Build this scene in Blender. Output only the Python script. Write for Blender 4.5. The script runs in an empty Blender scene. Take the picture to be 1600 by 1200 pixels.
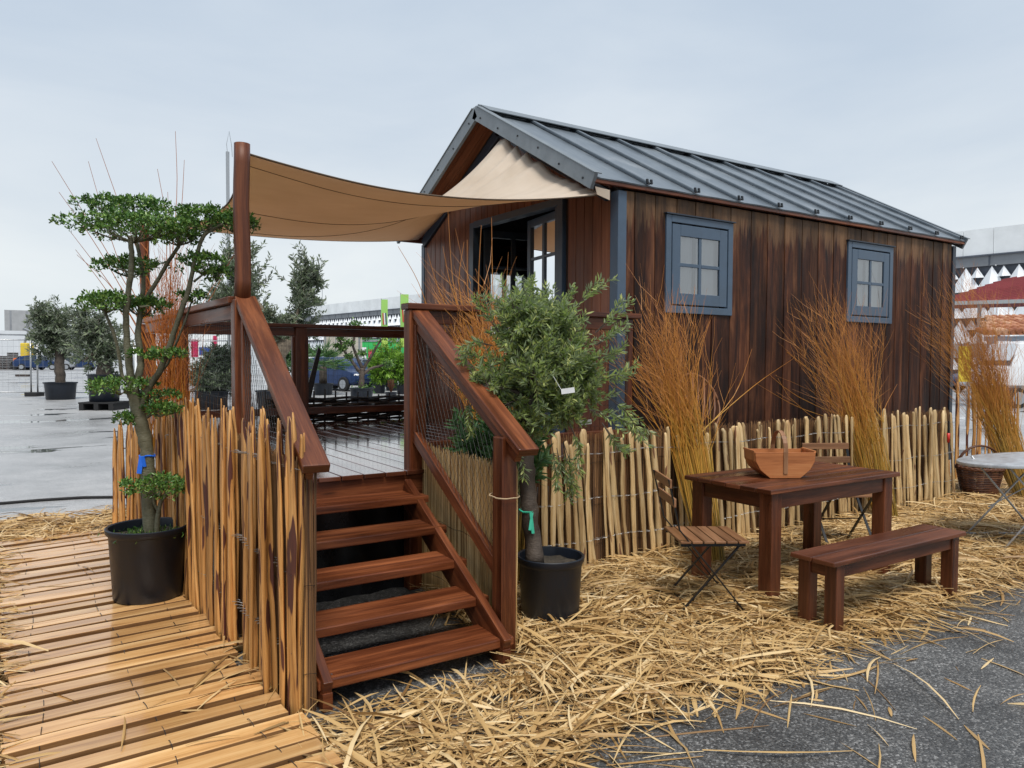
import bpy, math, random
import numpy as np
from math import sin, cos, pi, radians, hypot, sqrt, atan2, exp
from mathutils import Vector, Matrix

SC = bpy.context.scene
COL = SC.collection
random.seed(7)
RNG = np.random.default_rng(11)

# ------------------------------------------------------------------ camera
CAM_H = 1.5
YAW, PITCH, ROLL, FPX = radians(56.522), radians(-2.01), radians(0.3014), 1195.3


def cam_axes():
    fw = Vector((cos(YAW) * cos(PITCH), sin(YAW) * cos(PITCH), sin(PITCH)))
    rt = Vector((sin(YAW), -cos(YAW), 0))
    up = rt.cross(fw)
    r2 = rt * cos(ROLL) + up * sin(ROLL)
    u2 = -rt * sin(ROLL) + up * cos(ROLL)
    return r2, u2, fw


R_, U_, F_ = cam_axes()
cd = bpy.data.cameras.new('camera')
cam = bpy.data.objects.new('camera', cd)
COL.objects.link(cam)
m = Matrix.Identity(4)
for i in range(3):
    m[i][0] = R_[i]; m[i][1] = U_[i]; m[i][2] = -F_[i]
m[2][3] = CAM_H
cam.matrix_world = m
cd.sensor_width = 36
cd.lens = 36 * FPX / 1600
cd.clip_start = 0.05
cd.clip_end = 1500
SC.camera = cam
SC.render.resolution_x = 1024
SC.render.resolution_y = 768

# ------------------------------------------------------------------ light
SUN_ELEV, SUN_AZ = radians(62), radians(-108)      # azimuth measured from +X towards +Y
world = bpy.data.worlds.new('World')
SC.world = world
world.use_nodes = True
wn = world.node_tree
wn.nodes.clear()


def wnode(t, **kw):
    n = wn.nodes.new(t)
    for k, v in kw.items():
        setattr(n, k, v)
    return n


wout = wnode('ShaderNodeOutputWorld')
sky = wnode('ShaderNodeTexSky', sky_type='NISHITA', sun_disc=False,
            sun_elevation=SUN_ELEV, sun_rotation=pi / 2 - SUN_AZ, air_density=1.0, dust_density=3.0)
bg1 = wnode('ShaderNodeBackground'); bg1.inputs[1].default_value = 0.10
wn.links.new(sky.outputs[0], bg1.inputs[0])
tc = wnode('ShaderNodeTexCoord')
sep = wnode('ShaderNodeSeparateXYZ')
wn.links.new(tc.outputs['Generated'], sep.inputs[0])
mp = wnode('ShaderNodeMapping'); mp.inputs['Scale'].default_value = (1.0, 1.0, 3.2)
wn.links.new(tc.outputs['Generated'], mp.inputs[0])
cn = wnode('ShaderNodeTexNoise'); cn.inputs['Scale'].default_value = 1.9; cn.inputs['Detail'].default_value = 6
cn.inputs['Roughness'].default_value = 0.52
cn.inputs['Distortion'].default_value = 0.35
wn.links.new(mp.outputs[0], cn.inputs['Vector'])
r1 = wnode('ShaderNodeValToRGB')                   # overcast colour by height
e = r1.color_ramp.elements
e[0].position = 0.0; e[0].color = (0.84, 0.89, 0.905, 1)
e[1].position = 0.55; e[1].color = (0.57, 0.66, 0.765, 1)
x = e.new(0.16); x.color = (0.72, 0.78, 0.83, 1)
x = e.new(0.33); x.color = (0.61, 0.69, 0.78, 1)
wn.links.new(sep.outputs[2], r1.inputs[0])
r2 = wnode('ShaderNodeValToRGB')
e = r2.color_ramp.elements
e[0].position = 0.36; e[0].color = (0.90, 0.925, 0.955, 1)
e[1].position = 0.64; e[1].color = (1.09, 1.07, 1.045, 1)
wn.links.new(cn.outputs[0], r2.inputs[0])
mx = wnode('ShaderNodeMix', data_type='RGBA', blend_type='MULTIPLY')
mx.inputs[0].default_value = 1
wn.links.new(r1.outputs[0], mx.inputs[6]); wn.links.new(r2.outputs[0], mx.inputs[7])
bg2 = wnode('ShaderNodeBackground'); bg2.inputs[1].default_value = 0.98
wn.links.new(mx.outputs[2], bg2.inputs[0])
ms = wnode('ShaderNodeMixShader'); ms.inputs[0].default_value = 0.9
wn.links.new(bg1.outputs[0], ms.inputs[1]); wn.links.new(bg2.outputs[0], ms.inputs[2])
wn.links.new(ms.outputs[0], wout.inputs[0])

sl = bpy.data.lights.new('sun', 'SUN'); sl.energy = 2.9; sl.angle = radians(24); sl.color = (1.0, 0.94, 0.86)
so = bpy.data.objects.new('sun', sl); COL.objects.link(so)
sd = Vector((cos(SUN_ELEV) * cos(SUN_AZ), cos(SUN_ELEV) * sin(SUN_AZ), sin(SUN_ELEV)))
so.rotation_euler = (-sd).to_track_quat('-Z', 'Y').to_euler()
so.location = sd * 50
SC.view_settings.view_transform = 'Standard'
SC.view_settings.look = 'None'
SC.view_settings.exposure = 0.14
SC.view_settings.gamma = 1.0
SC.view_settings.use_curve_mapping = False
SC.cycles.max_bounces = 8
SC.cycles.transparent_max_bounces = 24
SC.cycles.caustics_reflective = False
SC.cycles.caustics_refractive = False


def at(px, py, d):
    """the point seen at photo pixel (px, py), d metres away measured along the ground"""
    v = R_ * ((px - 800) / FPX) - U_ * ((py - 600) / FPX) + F_
    t = d / hypot(v.x, v.y)
    return Vector((v.x * t, v.y * t, CAM_H + v.z * t))


# ------------------------------------------------------------------ mesh helpers
def V3(p):
    return Vector(p)


class MB:
    def __init__(s):
        s.v = []; s.f = []; s.uv = []; s.var = []

    def add(s, pts, faces, uvs=None, var=0.5):
        o = len(s.v)
        s.v += [tuple(p) for p in pts]
        for k, f in enumerate(faces):
            s.f.append([o + i for i in f])
            s.uv.append(uvs[k] if uvs else [(0, 0)] * len(f))
        s.var += [var] * len(pts)

    def beam(s, p0, p1, w, h, up=(0, 0, 1), var=None, w1=None, h1=None):
        p0 = V3(p0); p1 = V3(p1)
        d = (p1 - p0); L = d.length; d.normalize()
        up = V3(up)
        side = d.cross(up)
        if side.length < 1e-4:
            side = d.cross(V3((0, 1, 0)))
        side.normalize(); u2 = side.cross(d)
        if var is None:
            var = random.random()
        w1 = w if w1 is None else w1
        h1 = h if h1 is None else h1
        c = []
        for p, ww, hh in ((p0, w, h), (p1, w1, h1)):
            for a, b in ((-1, -1), (1, -1), (1, 1), (-1, 1)):
                c.append(p + side * (a * ww / 2) + u2 * (b * hh / 2))
        ou = random.random() * 7; ov = random.random() * 5
        per = [0, w, w + h, 2 * w + h, 2 * w + 2 * h]
        faces = []; uvs = []
        for k in range(4):
            k2 = (k + 1) % 4
            faces.append([k, k2, 4 + k2, 4 + k])
            uvs.append([(ou, ov + per[k]), (ou, ov + per[k + 1]), (ou + L, ov + per[k + 1]), (ou + L, ov + per[k])])
        faces.append([3, 2, 1, 0]); uvs.append([(ou, ov), (ou + w * .12, ov), (ou + w * .12, ov + h), (ou, ov + h)])
        faces.append([4, 5, 6, 7]); uvs.append([(ou + L, ov), (ou + L + w * .12, ov), (ou + L + w * .12, ov + h), (ou + L, ov + h)])
        s.add(c, faces, uvs, var)
        return s

    def box(s, x0, x1, y0, y1, z0, z1, var=None):
        dx, dy, dz = x1 - x0, y1 - y0, z1 - z0
        cx, cy, cz = (x0 + x1) / 2, (y0 + y1) / 2, (z0 + z1) / 2
        if dz >= dx and dz >= dy:
            return s.beam((cx, cy, z0), (cx, cy, z1), dy, dx, (1, 0, 0), var)
        if dx >= dy:
            return s.beam((x0, cy, cz), (x1, cy, cz), dy, dz, (0, 0, 1), var)
        return s.beam((cx, y0, cz), (cx, y1, cz), dx, dz, (0, 0, 1), var)

    def tube(s, pts, rad, n=6, var=0.5, cap=True, var1=None):
        pts = [V3(p) for p in pts]
        if not isinstance(rad, (list, tuple)):
            rad = [rad] * len(pts)
        o = len(s.v)
        k = len(pts)
        ref = V3((0.31, 0.17, 0.93))
        d0 = (pts[-1] - pts[0])
        if d0.length > 0 and abs(d0.normalized().dot(ref)) > 0.9:
            ref = V3((0.9, -0.4, 0.1))
        L = 0
        us = []
        ou = random.random() * 5; ov = random.random() * 3
        for i, p in enumerate(pts):
            a = pts[max(i - 1, 0)]; b = pts[min(i + 1, k - 1)]
            d = (b - a)
            if d.length < 1e-9:
                d = V3((0, 0, 1))
            d.normalize()
            sx = d.cross(ref); sx.normalize(); sy = d.cross(sx)
            if i:
                L += (p - pts[i - 1]).length
            us.append(L)
            for j in range(n):
                t = 2 * pi * j / n
                s.v.append(tuple(p + sx * (cos(t) * rad[i]) + sy * (sin(t) * rad[i])))
                s.var.append(var if var1 is None else var + (var1 - var) * i / (k - 1))
        r0 = max(rad)
        for i in range(k - 1):
            for j in range(n):
                j2 = (j + 1) % n
                s.f.append([o + i * n + j, o + i * n + j2, o + (i + 1) * n + j2, o + (i + 1) * n + j])
                va = ov + 2 * pi * r0 * j / n; vb = ov + 2 * pi * r0 * (j + 1) / n
                s.uv.append([(ou + us[i], va), (ou + us[i], vb), (ou + us[i + 1], vb), (ou + us[i + 1], va)])
        if cap and n > 2:
            s.f.append([o + j for j in range(n)][::-1]); s.uv.append([(ou, ov)] * n)
            s.f.append([o + (k - 1) * n + j for j in range(n)]); s.uv.append([(ou, ov)] * n)
        return s

    def lathe(s, c, prof, n=32, var=0.5, ax=None):
        """prof: list of (r, z); around vertical axis at c"""
        c = V3(c); o = len(s.v); k = len(prof)
        for (r, z) in prof:
            for j in range(n):
                t = 2 * pi * j / n
                p = V3((cos(t) * r, sin(t) * r, z))
                if ax is not None:
                    p = ax @ p
                s.v.append(tuple(c + p)); s.var.append(var)
        for i in range(k - 1):
            for j in range(n):
                j2 = (j + 1) % n
                s.f.append([o + i * n + j, o + i * n + j2, o + (i + 1) * n + j2, o + (i + 1) * n + j])
                s.uv.append([(j / n * 2, prof[i][1]), ((j + 1) / n * 2, prof[i][1]), ((j + 1) / n * 2, prof[i + 1][1]), (j / n * 2, prof[i + 1][1])])
        return s

    def poly(s, pts, th, nrm, var=0.5):
        """flat polygon extruded by th along nrm"""
        nrm = V3(nrm).normalized()
        a = [V3(p) for p in pts]; b = [p + nrm * th for p in a]
        n = len(a)
        e1 = (a[1] - a[0]).normalized(); e2 = nrm.cross(e1)
        q = [((p - a[0]).dot(e1), (p - a[0]).dot(e2)) for p in a]
        faces = [list(range(n))[::-1], [n + i for i in range(n)]]
        uvs = [q[::-1], q]
        for i in range(n):
            j = (i + 1) % n
            faces.append([i, j, n + j, n + i]); uvs.append([q[i], q[j], q[j], q[i]])
        s.add(a + b, faces, uvs, var)
        return s

    def build(s, name, mat, parent=None, smooth=False, bevel=0, kind=None, label=None):
        off = V3((0, 0, 0))
        q = parent
        while q is not None:
            off = off + q.location; q = q.parent
        me = bpy.data.meshes.new(name)
        me.from_pydata([(a - off.x, b - off.y, c - off.z) for a, b, c in s.v], [], s.f)
        uvl = me.uv_layers.new(name='UVMap')
        flat = [c for f in s.uv for p in f for c in p]
        uvl.data.foreach_set('uv', flat)
        at_ = me.attributes.new('var', 'FLOAT', 'POINT')
        at_.data.foreach_set('value', s.var)
        me.materials.append(mat)
        if smooth:
            me.polygons.foreach_set('use_smooth', [True] * len(me.polygons))
        me.update()
        o = bpy.data.objects.new(name, me)
        COL.objects.link(o)
        if parent is not None:
            o.parent = parent
        if bevel:
            b = o.modifiers.new('bevel', 'BEVEL'); b.width = bevel; b.segments = 2; b.limit_method = 'ANGLE'; b.angle_limit = radians(50)
        if kind:
            o['kind'] = kind
        if label:
            o['label'] = label
        return o


def np_mesh(name, V, F, mat, parent=None, var=None, smooth=False, kind=None):
    off = V3((0, 0, 0)); q = parent
    while q is not None:
        off = off + q.location; q = q.parent
    V = np.asarray(V, dtype=np.float32) - np.array([off.x, off.y, off.z], dtype=np.float32)
    F = np.asarray(F, dtype=np.int32)
    me = bpy.data.meshes.new(name)
    me.vertices.add(len(V)); me.vertices.foreach_set('co', V.ravel())
    k = F.shape[1]
    me.loops.add(F.size); me.loops.foreach_set('vertex_index', F.ravel())
    me.polygons.add(len(F))
    me.polygons.foreach_set('loop_start', np.arange(0, F.size, k, dtype=np.int32))
    me.polygons.foreach_set('loop_total', np.full(len(F), k, dtype=np.int32))
    if smooth:
        me.polygons.foreach_set('use_smooth', np.ones(len(F), dtype=bool))
    a = me.attributes.new('var', 'FLOAT', 'POINT')
    a.data.foreach_set('value', (np.full(len(V), .5) if var is None else np.asarray(var)).astype(np.float32))
    me.update(calc_edges=True)
    me.validate()
    me.materials.append(mat)
    o = bpy.data.objects.new(name, me); COL.objects.link(o)
    if parent is not None:
        o.parent = parent
    if kind:
        o['kind'] = kind
    return o


def thing(name, label, cat, loc=(0, 0, 0), group=None):
    o = bpy.data.objects.new(name, None)
    COL.objects.link(o)
    o.location = loc; o.empty_display_size = 0.2
    o['label'] = label; o['category'] = cat
    if group:
        o['group'] = group
    return o


def tag(o, label, cat, group=None):
    o['label'] = label; o['category'] = cat
    if group:
        o['group'] = group
    return o


def struct(o):
    o['kind'] = 'structure'
    return o


# ------------------------------------------------------------------ materials
class MG:
    def __init__(s, name):
        s.m = bpy.data.materials.new(name); s.m.use_nodes = True
        s.t = s.m.node_tree; s.t.nodes.clear()
        s.out = s.t.nodes.new('ShaderNodeOutputMaterial')
        s.b = s.t.nodes.new('ShaderNodeBsdfPrincipled')
        s.t.links.new(s.b.outputs[0], s.out.inputs[0])

    def n(s, t, **kw):
        q = s.t.nodes.new(t)
        for k, v in kw.items():
            setattr(q, k, v)
        return q

    def l(s, a, b):
        if hasattr(a, 'is_output'):
            s.t.links.new(a, b)
        else:
            b.default_value = a if not isinstance(a, tuple) or len(a) == 4 or b.type in ('VECTOR',) else (*a, 1)

    def set(s, **kw):
        nm = {'col': 'Base Color', 'rough': 'Roughness', 'metal': 'Metallic', 'normal': 'Normal', 'spec': 'Specular IOR Level',
              'trans': 'Transmission Weight', 'coat': 'Coat Weight', 'sheen': 'Sheen Weight', 'coatr': 'Coat Roughness'}
        for k, v in kw.items():
            s.l(v, s.b.inputs[nm[k]])
        return s

    def uv(s): return s.n('ShaderNodeTexCoord').outputs['UV']
    def obj(s): return s.n('ShaderNodeTexCoord').outputs['Object']
    def gpos(s): return s.n('ShaderNodeNewGeometry').outputs['Position']

    def attr(s, name='var'):
        q = s.n('ShaderNodeAttribute'); q.attribute_name = name
        return q.outputs['Fac']

    def rnd(s): return s.n('ShaderNodeObjectInfo').outputs['Random']

    def map(s, vec, scale=(1, 1, 1), loc=(0, 0, 0)):
        q = s.n('ShaderNodeMapping'); s.l(vec, q.inputs[0])
        if hasattr(loc, 'is_output'):
            s.l(loc, q.inputs['Location'])
        else:
            q.inputs['Location'].default_value = loc
        q.inputs['Scale'].default_value = scale
        return q.outputs[0]

    def noise(s, vec, scale, detail=3, rough=.5, dist=0):
        q = s.n('ShaderNodeTexNoise'); s.l(vec, q.inputs['Vector'])
        q.inputs['Scale'].default_value = scale; q.inputs['Detail'].default_value = detail
        q.inputs['Roughness'].default_value = rough; q.inputs['Distortion'].default_value = dist
        return q.outputs[0]

    def vor(s, vec, scale, feature='F1', out='Distance'):
        q = s.n('ShaderNodeTexVoronoi', feature=feature); s.l(vec, q.inputs['Vector'])
        q.inputs['Scale'].default_value = scale
        return q.outputs[out]

    def math(s, op, a, b=None, clamp=False):
        q = s.n('ShaderNodeMath', operation=op); q.use_clamp = clamp
        s.l(a, q.inputs[0])
        if b is not None:
            s.l(b, q.inputs[1])
        return q.outputs[0]

    def ramp(s, fac, stops, interp='LINEAR'):
        q = s.n('ShaderNodeValToRGB'); s.l(fac, q.inputs[0])
        q.color_ramp.interpolation = interp
        el = q.color_ramp.elements
        while len(el) < len(stops):
            el.new(0.5)
        for i, (p, c) in enumerate(stops):
            el[i].position = p
            el[i].color = (*c, 1) if isinstance(c, tuple) else (c, c, c, 1)
        return q.outputs[0]

    def mix(s, fac, a, b, mode='MIX'):
        q = s.n('ShaderNodeMix', data_type='RGBA', blend_type=mode)
        s.l(fac, q.inputs[0]); s.l(a, q.inputs[6]); s.l(b, q.inputs[7])
        return q.outputs[2]

    def sep(s, vec):
        q = s.n('ShaderNodeSeparateXYZ'); s.l(vec, q.inputs[0]); return q.outputs

    def comb(s, x, y, z):
        q = s.n('ShaderNodeCombineXYZ')
        s.l(x, q.inputs[0]); s.l(y, q.inputs[1]); s.l(z, q.inputs[2]); return q.outputs[0]

    def bump(s, h, strength=.3, dist=.01, nrm=None):
        q = s.n('ShaderNodeBump'); s.l(h, q.inputs['Height'])
        q.inputs['Strength'].default_value = strength; q.inputs['Distance'].default_value = dist
        if nrm is not None:
            s.l(nrm, q.inputs['Normal'])
        return q.outputs[0]


def simple(name, col, rough=.5, metal=0, nscale=0, namt=.15, spec=.5):
    g = MG(name)
    if nscale:
        f = g.noise(g.obj(), nscale, 5, .6)
        a = tuple(c * (1 - namt) for c in col); b = tuple(min(1, c * (1 + namt)) for c in col)
        g.set(col=g.ramp(f, [(.3, a), (.7, b)]), rough=g.ramp(f, [(.3, max(0, rough - .08)), (.7, min(1, rough + .1))]))
        g.set(normal=g.bump(g.noise(g.obj(), nscale * 6, 4), .12, .004))
    else:
        g.set(col=col, rough=rough)
    g.set(metal=metal, spec=spec)
    return g.m


def wood(name, dark, mid, light, r0=.22, r1=.5, knot=True, grain=1.0, tint=.3, bmp=.35, coat=0, spc=.38):
    g = MG(name)
    uv = g.uv(); v = g.attr(); rnd = g.rnd()
    off = g.math('MULTIPLY', g.math('ADD', v, rnd), 23.7)
    offv = g.comb(off, off, 0.0)
    a = g.noise(g.map(uv, (1.3, 22 * grain, 1), offv), 1.0, 5, .62, .6)
    b = g.noise(g.map(uv, (6, 170 * grain, 1), offv), 1.0, 3, .6)
    c = g.noise(g.map(uv, (.9, 3.5, 1), offv), 1.3, 3, .5)
    f = g.math('ADD', g.math('MULTIPLY', a, .62), g.math('ADD', g.math('MULTIPLY', b, .22), g.math('MULTIPLY', c, .3)))
    col = g.ramp(f, [(.38, dark), (.56, mid), (.74, light)])
    if knot:
        k = g.vor(g.map(uv, (1.6, 9, 1), offv), 1.0)
        kk = g.ramp(k, [(.03, 1.0), (.11, 0.0)])
        col = g.mix(g.math('MULTIPLY', kk, .75), col, tuple(x * .35 for x in dark))
    t = g.math('ADD', g.math('MULTIPLY', g.math('FRACT', g.math('ADD', g.math('MULTIPLY', v, 7.3), rnd)), tint * 2), 1 - tint)
    col = g.mix(1.0, col, g.comb(t, t, t), 'MULTIPLY')
    g.set(col=col, rough=g.ramp(c, [(.35, r0), (.65, r1)]),
          normal=g.bump(g.math('ADD', a, g.math('MULTIPLY', b, .6)), bmp, .003), coat=coat, coatr=.06, spec=spc)
    return g.m


M = {}
M['red'] = wood('stained_deck_wood', (.024, .0050, .0020), (.105, .029, .0105), (.26, .084, .030), .24, .5)
M['table'] = wood('dark_oiled_wood', (.020, .0050, .0022), (.080, .024, .0100), (.20, .064, .026), .22, .48, bmp=.2)
M['gable'] = wood('red_brown_cladding', (.10, .031, .014), (.175, .060, .027), (.25, .095, .046), .35, .55, knot=False, tint=.18)
M['chairwood'] = wood('chair_slat_wood', (.10, .045, .02), (.20, .095, .045), (.33, .17, .085), .3, .5)
M['slat'] = wood('pale_wet_pine', (.30, .145, .050), (.54, .30, .115), (.72, .47, .22), .10, .26, tint=.2, bmp=.16, coat=.35)
M['slatedge'] = wood('rough_sawn_shade_edge', (.085, .036, .013), (.20, .095, .034), (.34, .18, .07), .4, .7, knot=False, tint=.2)  # darker slat wood: shade on the side faces is put into the colour
M['deckboard'] = wood('wet_deck_board', (.03, .008, .004), (.085, .026, .013), (.17, .06, .03), .06, .20, bmp=.05, coat=.7)
M['trug'] = wood('orange_plywood', (.22, .07, .022), (.42, .15, .05), (.55, .24, .09), .4, .6, tint=.1)
M['inner'] = simple('interior_board', (.05, .035, .028), .7, nscale=3)


def mk_siding():
    g = MG('weathered_siding')
    uv = g.uv(); v = g.attr(); rnd = g.rnd(); pos = g.gpos()
    s = g.sep(pos)
    off = g.math('MULTIPLY', g.math('ADD', v, rnd), 31.3); offv = g.comb(off, off, 0.0)
    a = g.noise(g.map(uv, (1.1, 14, 1), offv), 1.0, 6, .65, .8)
    b = g.noise(g.map(uv, (4, 120, 1), offv), 1.0, 3, .6)
    c = g.noise(g.map(uv, (.8, 4, 1), offv), 1.5, 4, .6, .5)
    f = g.math('ADD', g.math('MULTIPLY', a, .6), g.math('ADD', g.math('MULTIPLY', b, .2), g.math('MULTIPLY', c, .32)))
    col = g.ramp(f, [(.40, (.008, .0034, .0028)), (.50, (.038, .0125, .0070)), (.60, (.105, .036, .0155)), (.74, (.25, .105, .048))])
    # stain worn away below the eaves, ragged lower edge
    n = g.noise(g.map(pos, (16, 16, 1.6)), 1.0, 5, .6)
    n2 = g.noise(g.map(pos, (85, 85, 5)), 1.0, 3, .6)
    z = g.math('ADD', s[2], g.math('ADD', g.math('MULTIPLY', g.math('SUBTRACT', n, .5), .62), g.math('MULTIPLY', g.math('SUBTRACT', n2, .5), .30)))
    top = g.ramp(g.math('MULTIPLY', g.math('SUBTRACT', z, 2.60), 2.6, True), [(.0, 0.0), (.18, .75), (.6, 1.0)])
    worn = g.ramp(f, [(.35, (.08, .04, .02)), (.7, (.31, .175, .088))])
    col = g.mix(g.math('MULTIPLY', top, .92), col, worn)
    k = g.vor(g.map(uv, (1.4, 7, 1), offv), 1.0)
    col = g.mix(g.math('MULTIPLY', g.ramp(k, [(.04, 1.0), (.13, 0.0)]), .7), col, (.006, .004, .004))
    stn = g.noise(g.map(pos, (2.4, 2.4, 1.1)), 1.0, 5, .65, .8)
    col = g.mix(1.0, col, g.ramp(stn, [(.35, .42), (.5, .8), (.66, 1.15)]), 'MULTIPLY')
    t = g.math('ADD', g.math('MULTIPLY', g.math('FRACT', g.math('ADD', g.math('MULTIPLY', v, 5.1), rnd)), .75), .40)
    col = g.mix(1.0, col, g.comb(t, t, t), 'MULTIPLY')
    g.set(col=col, spec=.25, rough=g.ramp(c, [(.3, .48), (.7, .72)]), normal=g.bump(g.math('ADD', a, b), .4, .004))
    return g.m


M['siding'] = mk_siding()


def mk_bark_picket(name, c0, c1, c2, bark, amt):
    g = MG(name)
    uv = g.uv(); v = g.attr(); rnd = g.rnd()
    off = g.math('MULTIPLY', g.math('ADD', v, rnd), 41.7); offv = g.comb(off, off, 0.0)
    a = g.noise(g.map(uv, (2, 30, 1), offv), 1.0, 5, .62, .7)
    p = g.noise(g.map(uv, (3.2, 17, 1), offv), 1.0, 2, .45, .4)
    fine = g.noise(g.map(uv, (9, 160, 1), offv), 1.0, 2, .5)
    col = g.ramp(g.math('ADD', g.math('MULTIPLY', a, .7), g.math('MULTIPLY', fine, .3)), [(.35, c0), (.5, c1), (.68, c2)])
    mask = g.ramp(p, [(amt, 0.0), (amt + .018, 1.0)])
    col = g.mix(mask, col, g.mix(fine, bark, tuple(x * 2.6 for x in bark)))
    t = g.math('ADD', g.math('MULTIPLY', rnd, .5), .74)
    col = g.mix(1.0, col, g.comb(t, t, t), 'MULTIPLY')
    g.set(col=col, rough=g.mix(mask, (.42, .42, .42), (.65, .65, .65)), normal=g.bump(g.math('ADD', a, g.math('MULTIPLY', mask, .5)), .5, .004))
    return g.m


M['picket'] = mk_bark_picket('split_chestnut_orange', (.26, .11, .030), (.52, .255, .075), (.68, .40, .15), (.045, .012, .007), .575)
M['pale'] = mk_bark_picket('split_chestnut_pale', (.32, .185, .080), (.56, .385, .180), (.72, .56, .33), (.11, .05, .024), .66)


def mk_var(name, stops, rough=.6, trans=0, tcol=None, back=None, bumps=0, spec=.4):
    g = MG(name)
    v = g.attr()
    col = g.ramp(v, stops)
    if back:
        q = g.n('ShaderNodeNewGeometry')
        col = g.mix(q.outputs['Backfacing'], col, back)
    g.set(col=col, rough=rough, spec=spec)
    if bumps:
        g.set(normal=g.bump(g.noise(g.obj(), bumps, 3), .3, .002))
    if trans:
        t = g.n('ShaderNodeBsdfTranslucent')
        if tcol:
            g.l(tcol, t.inputs[0])
        else:
            g.l(col, t.inputs[0])
        x = g.n('ShaderNodeMixShader'); x.inputs[0].default_value = trans
        g.t.links.new(g.b.outputs[0], x.inputs[1]); g.t.links.new(t.outputs[0], x.inputs[2])
        g.t.links.new(x.outputs[0], g.out.inputs[0])
    return g.m


M['straw'] = mk_var('dry_reed_straw', [(0, (.13, .062, .022)), (.28, (.38, .225, .082)), (.68, (.60, .405, .175)), (1, (.82, .66, .40))], .45, .12)
M['reed'] = mk_var('pale_reed', [(0, (.18, .095, .032)), (.4, (.46, .28, .11)), (1, (.70, .50, .25))], .5)
M['brush'] = mk_var('brown_brushwood', [(0, (.045, .022, .012)), (.5, (.15, .075, .032)), (1, (.34, .18, .07))], .6)
M['willow'] = mk_var('willow_rods', [(0, (.12, .075, .022)), (.18, (.30, .20, .035)), (.4, (.46, .26, .045)), (.65, (.50, .215, .036)), (1, (.42, .155, .034))], .4)
M['willowred'] = mk_var('red_willow_rods', [(0, (.46, .29, .05)), (.35, (.54, .25, .036)), (.7, (.45, .14, .024)), (1, (.34, .11, .035))], .4)
M['leaf_olive'] = mk_var('olive_leaf', [(0, (.070, .120, .028)), (.5, (.23, .33, .085)), (.85, (.40, .50, .15)), (1, (.66, .70, .27))], .32, .50, back=(.27, .34, .18))
M['leaf_far'] = mk_var('grey_olive_leaf', [(0, (.05, .08, .04)), (.6, (.14, .19, .10)), (1, (.30, .35, .21))], .5, .2, back=(.21, .24, .18))
M['leaf_cloud'] = mk_var('glossy_small_leaf', [(0, (.022, .070, .016)), (.5, (.080, .180, .034)), (1, (.28, .43, .10))], .32, .15)
M['leaf_bright'] = mk_var('bright_green_leaf', [(0, (.05, .14, .012)), (.6, (.17, .34, .03)), (1, (.34, .52, .08))], .45, .3)
M['palm'] = mk_var('palm_leaf', [(0, (.035, .10, .03)), (.6, (.10, .22, .07)), (1, (.22, .34, .12))], .4, .2)
M['wicker'] = mk_var('brown_wicker', [(0, (.035, .014, .008)), (.6, (.12, .045, .02)), (1, (.24, .11, .05))], .5)
M['wattle'] = mk_var('dark_wattle', [(0, (.008, .006, .006)), (.7, (.03, .02, .016)), (1, (.10, .07, .05))], .45)


def mk_bark(name, a, b, c, sc=30):
    g = MG(name)
    o = g.obj()
    f = g.noise(g.map(o, (1, 1, .5)), sc, 6, .7, .5)
    h = g.noise(g.map(o, (1, 1, 3)), sc * 1.5, 4, .6)
    lo = g.noise(o, 5, 3)
    g.set(col=g.mix(g.ramp(lo, [(.4, 0.0), (.6, 1.0)]), g.ramp(f, [(.3, a), (.7, b)]), g.ramp(h, [(.3, b), (.75, c)])), rough=.65,
          normal=g.bump(g.math('ADD', f, h), .7, .006))
    return g.m


M['bark'] = mk_bark('mossy_bark', (.035, .032, .018), (.10, .095, .05), (.20, .19, .13))
M['barkdark'] = mk_bark('dark_olive_bark', (.020, .014, .010), (.065, .047, .035), (.15, .12, .095))
M['barkpale'] = mk_bark('pale_rough_bark', (.07, .05, .035), (.20, .15, .10), (.38, .31, .22), 14)
M['pot'] = simple('black_pot_plastic', (.0065, .011, .020), .42, nscale=7, namt=.3)
M['soil'] = simple('dark_soil', (.05, .04, .028), .9, nscale=60, namt=.7)
M['black'] = simple('black_metal', (.010, .011, .013), .35, .3)
M['steel'] = simple('galvanised_wire', (.42, .43, .44), .35, .9)
M['darkwire'] = simple('dark_wire', (.02, .02, .02), .45, .5)
M['mesh'] = simple('green_black_mesh', (.006, .008, .008), .5)
M['blue'] = simple('slate_blue_paint', (.060, .095, .143), .38, nscale=9, namt=.12)
M['navy'] = simple('dark_navy_paint', (.018, .026, .040), .4, nscale=9, namt=.12)
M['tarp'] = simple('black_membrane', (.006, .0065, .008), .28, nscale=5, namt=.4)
M['rope'] = simple('hemp_rope', (.45, .33, .20), .8)
M['white'] = simple('white_plastic', (.78, .79, .80), .4)
M['bluetape'] = simple('blue_plastic_tape', (.01, .12, .62), .35)
M['greentape'] = simple('green_plastic_tape', (.05, .48, .32), .35)
M['purpletape'] = simple('purple_plastic_tape', (.25, .12, .35), .4)
M['redplastic'] = simple('red_plastic', (.55, .02, .015), .35)
M['chairsteel'] = M['black']
M['galvtable'] = simple('pale_worn_metal', (.46, .48, .50), .4, .35, nscale=14, namt=.2)


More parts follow.
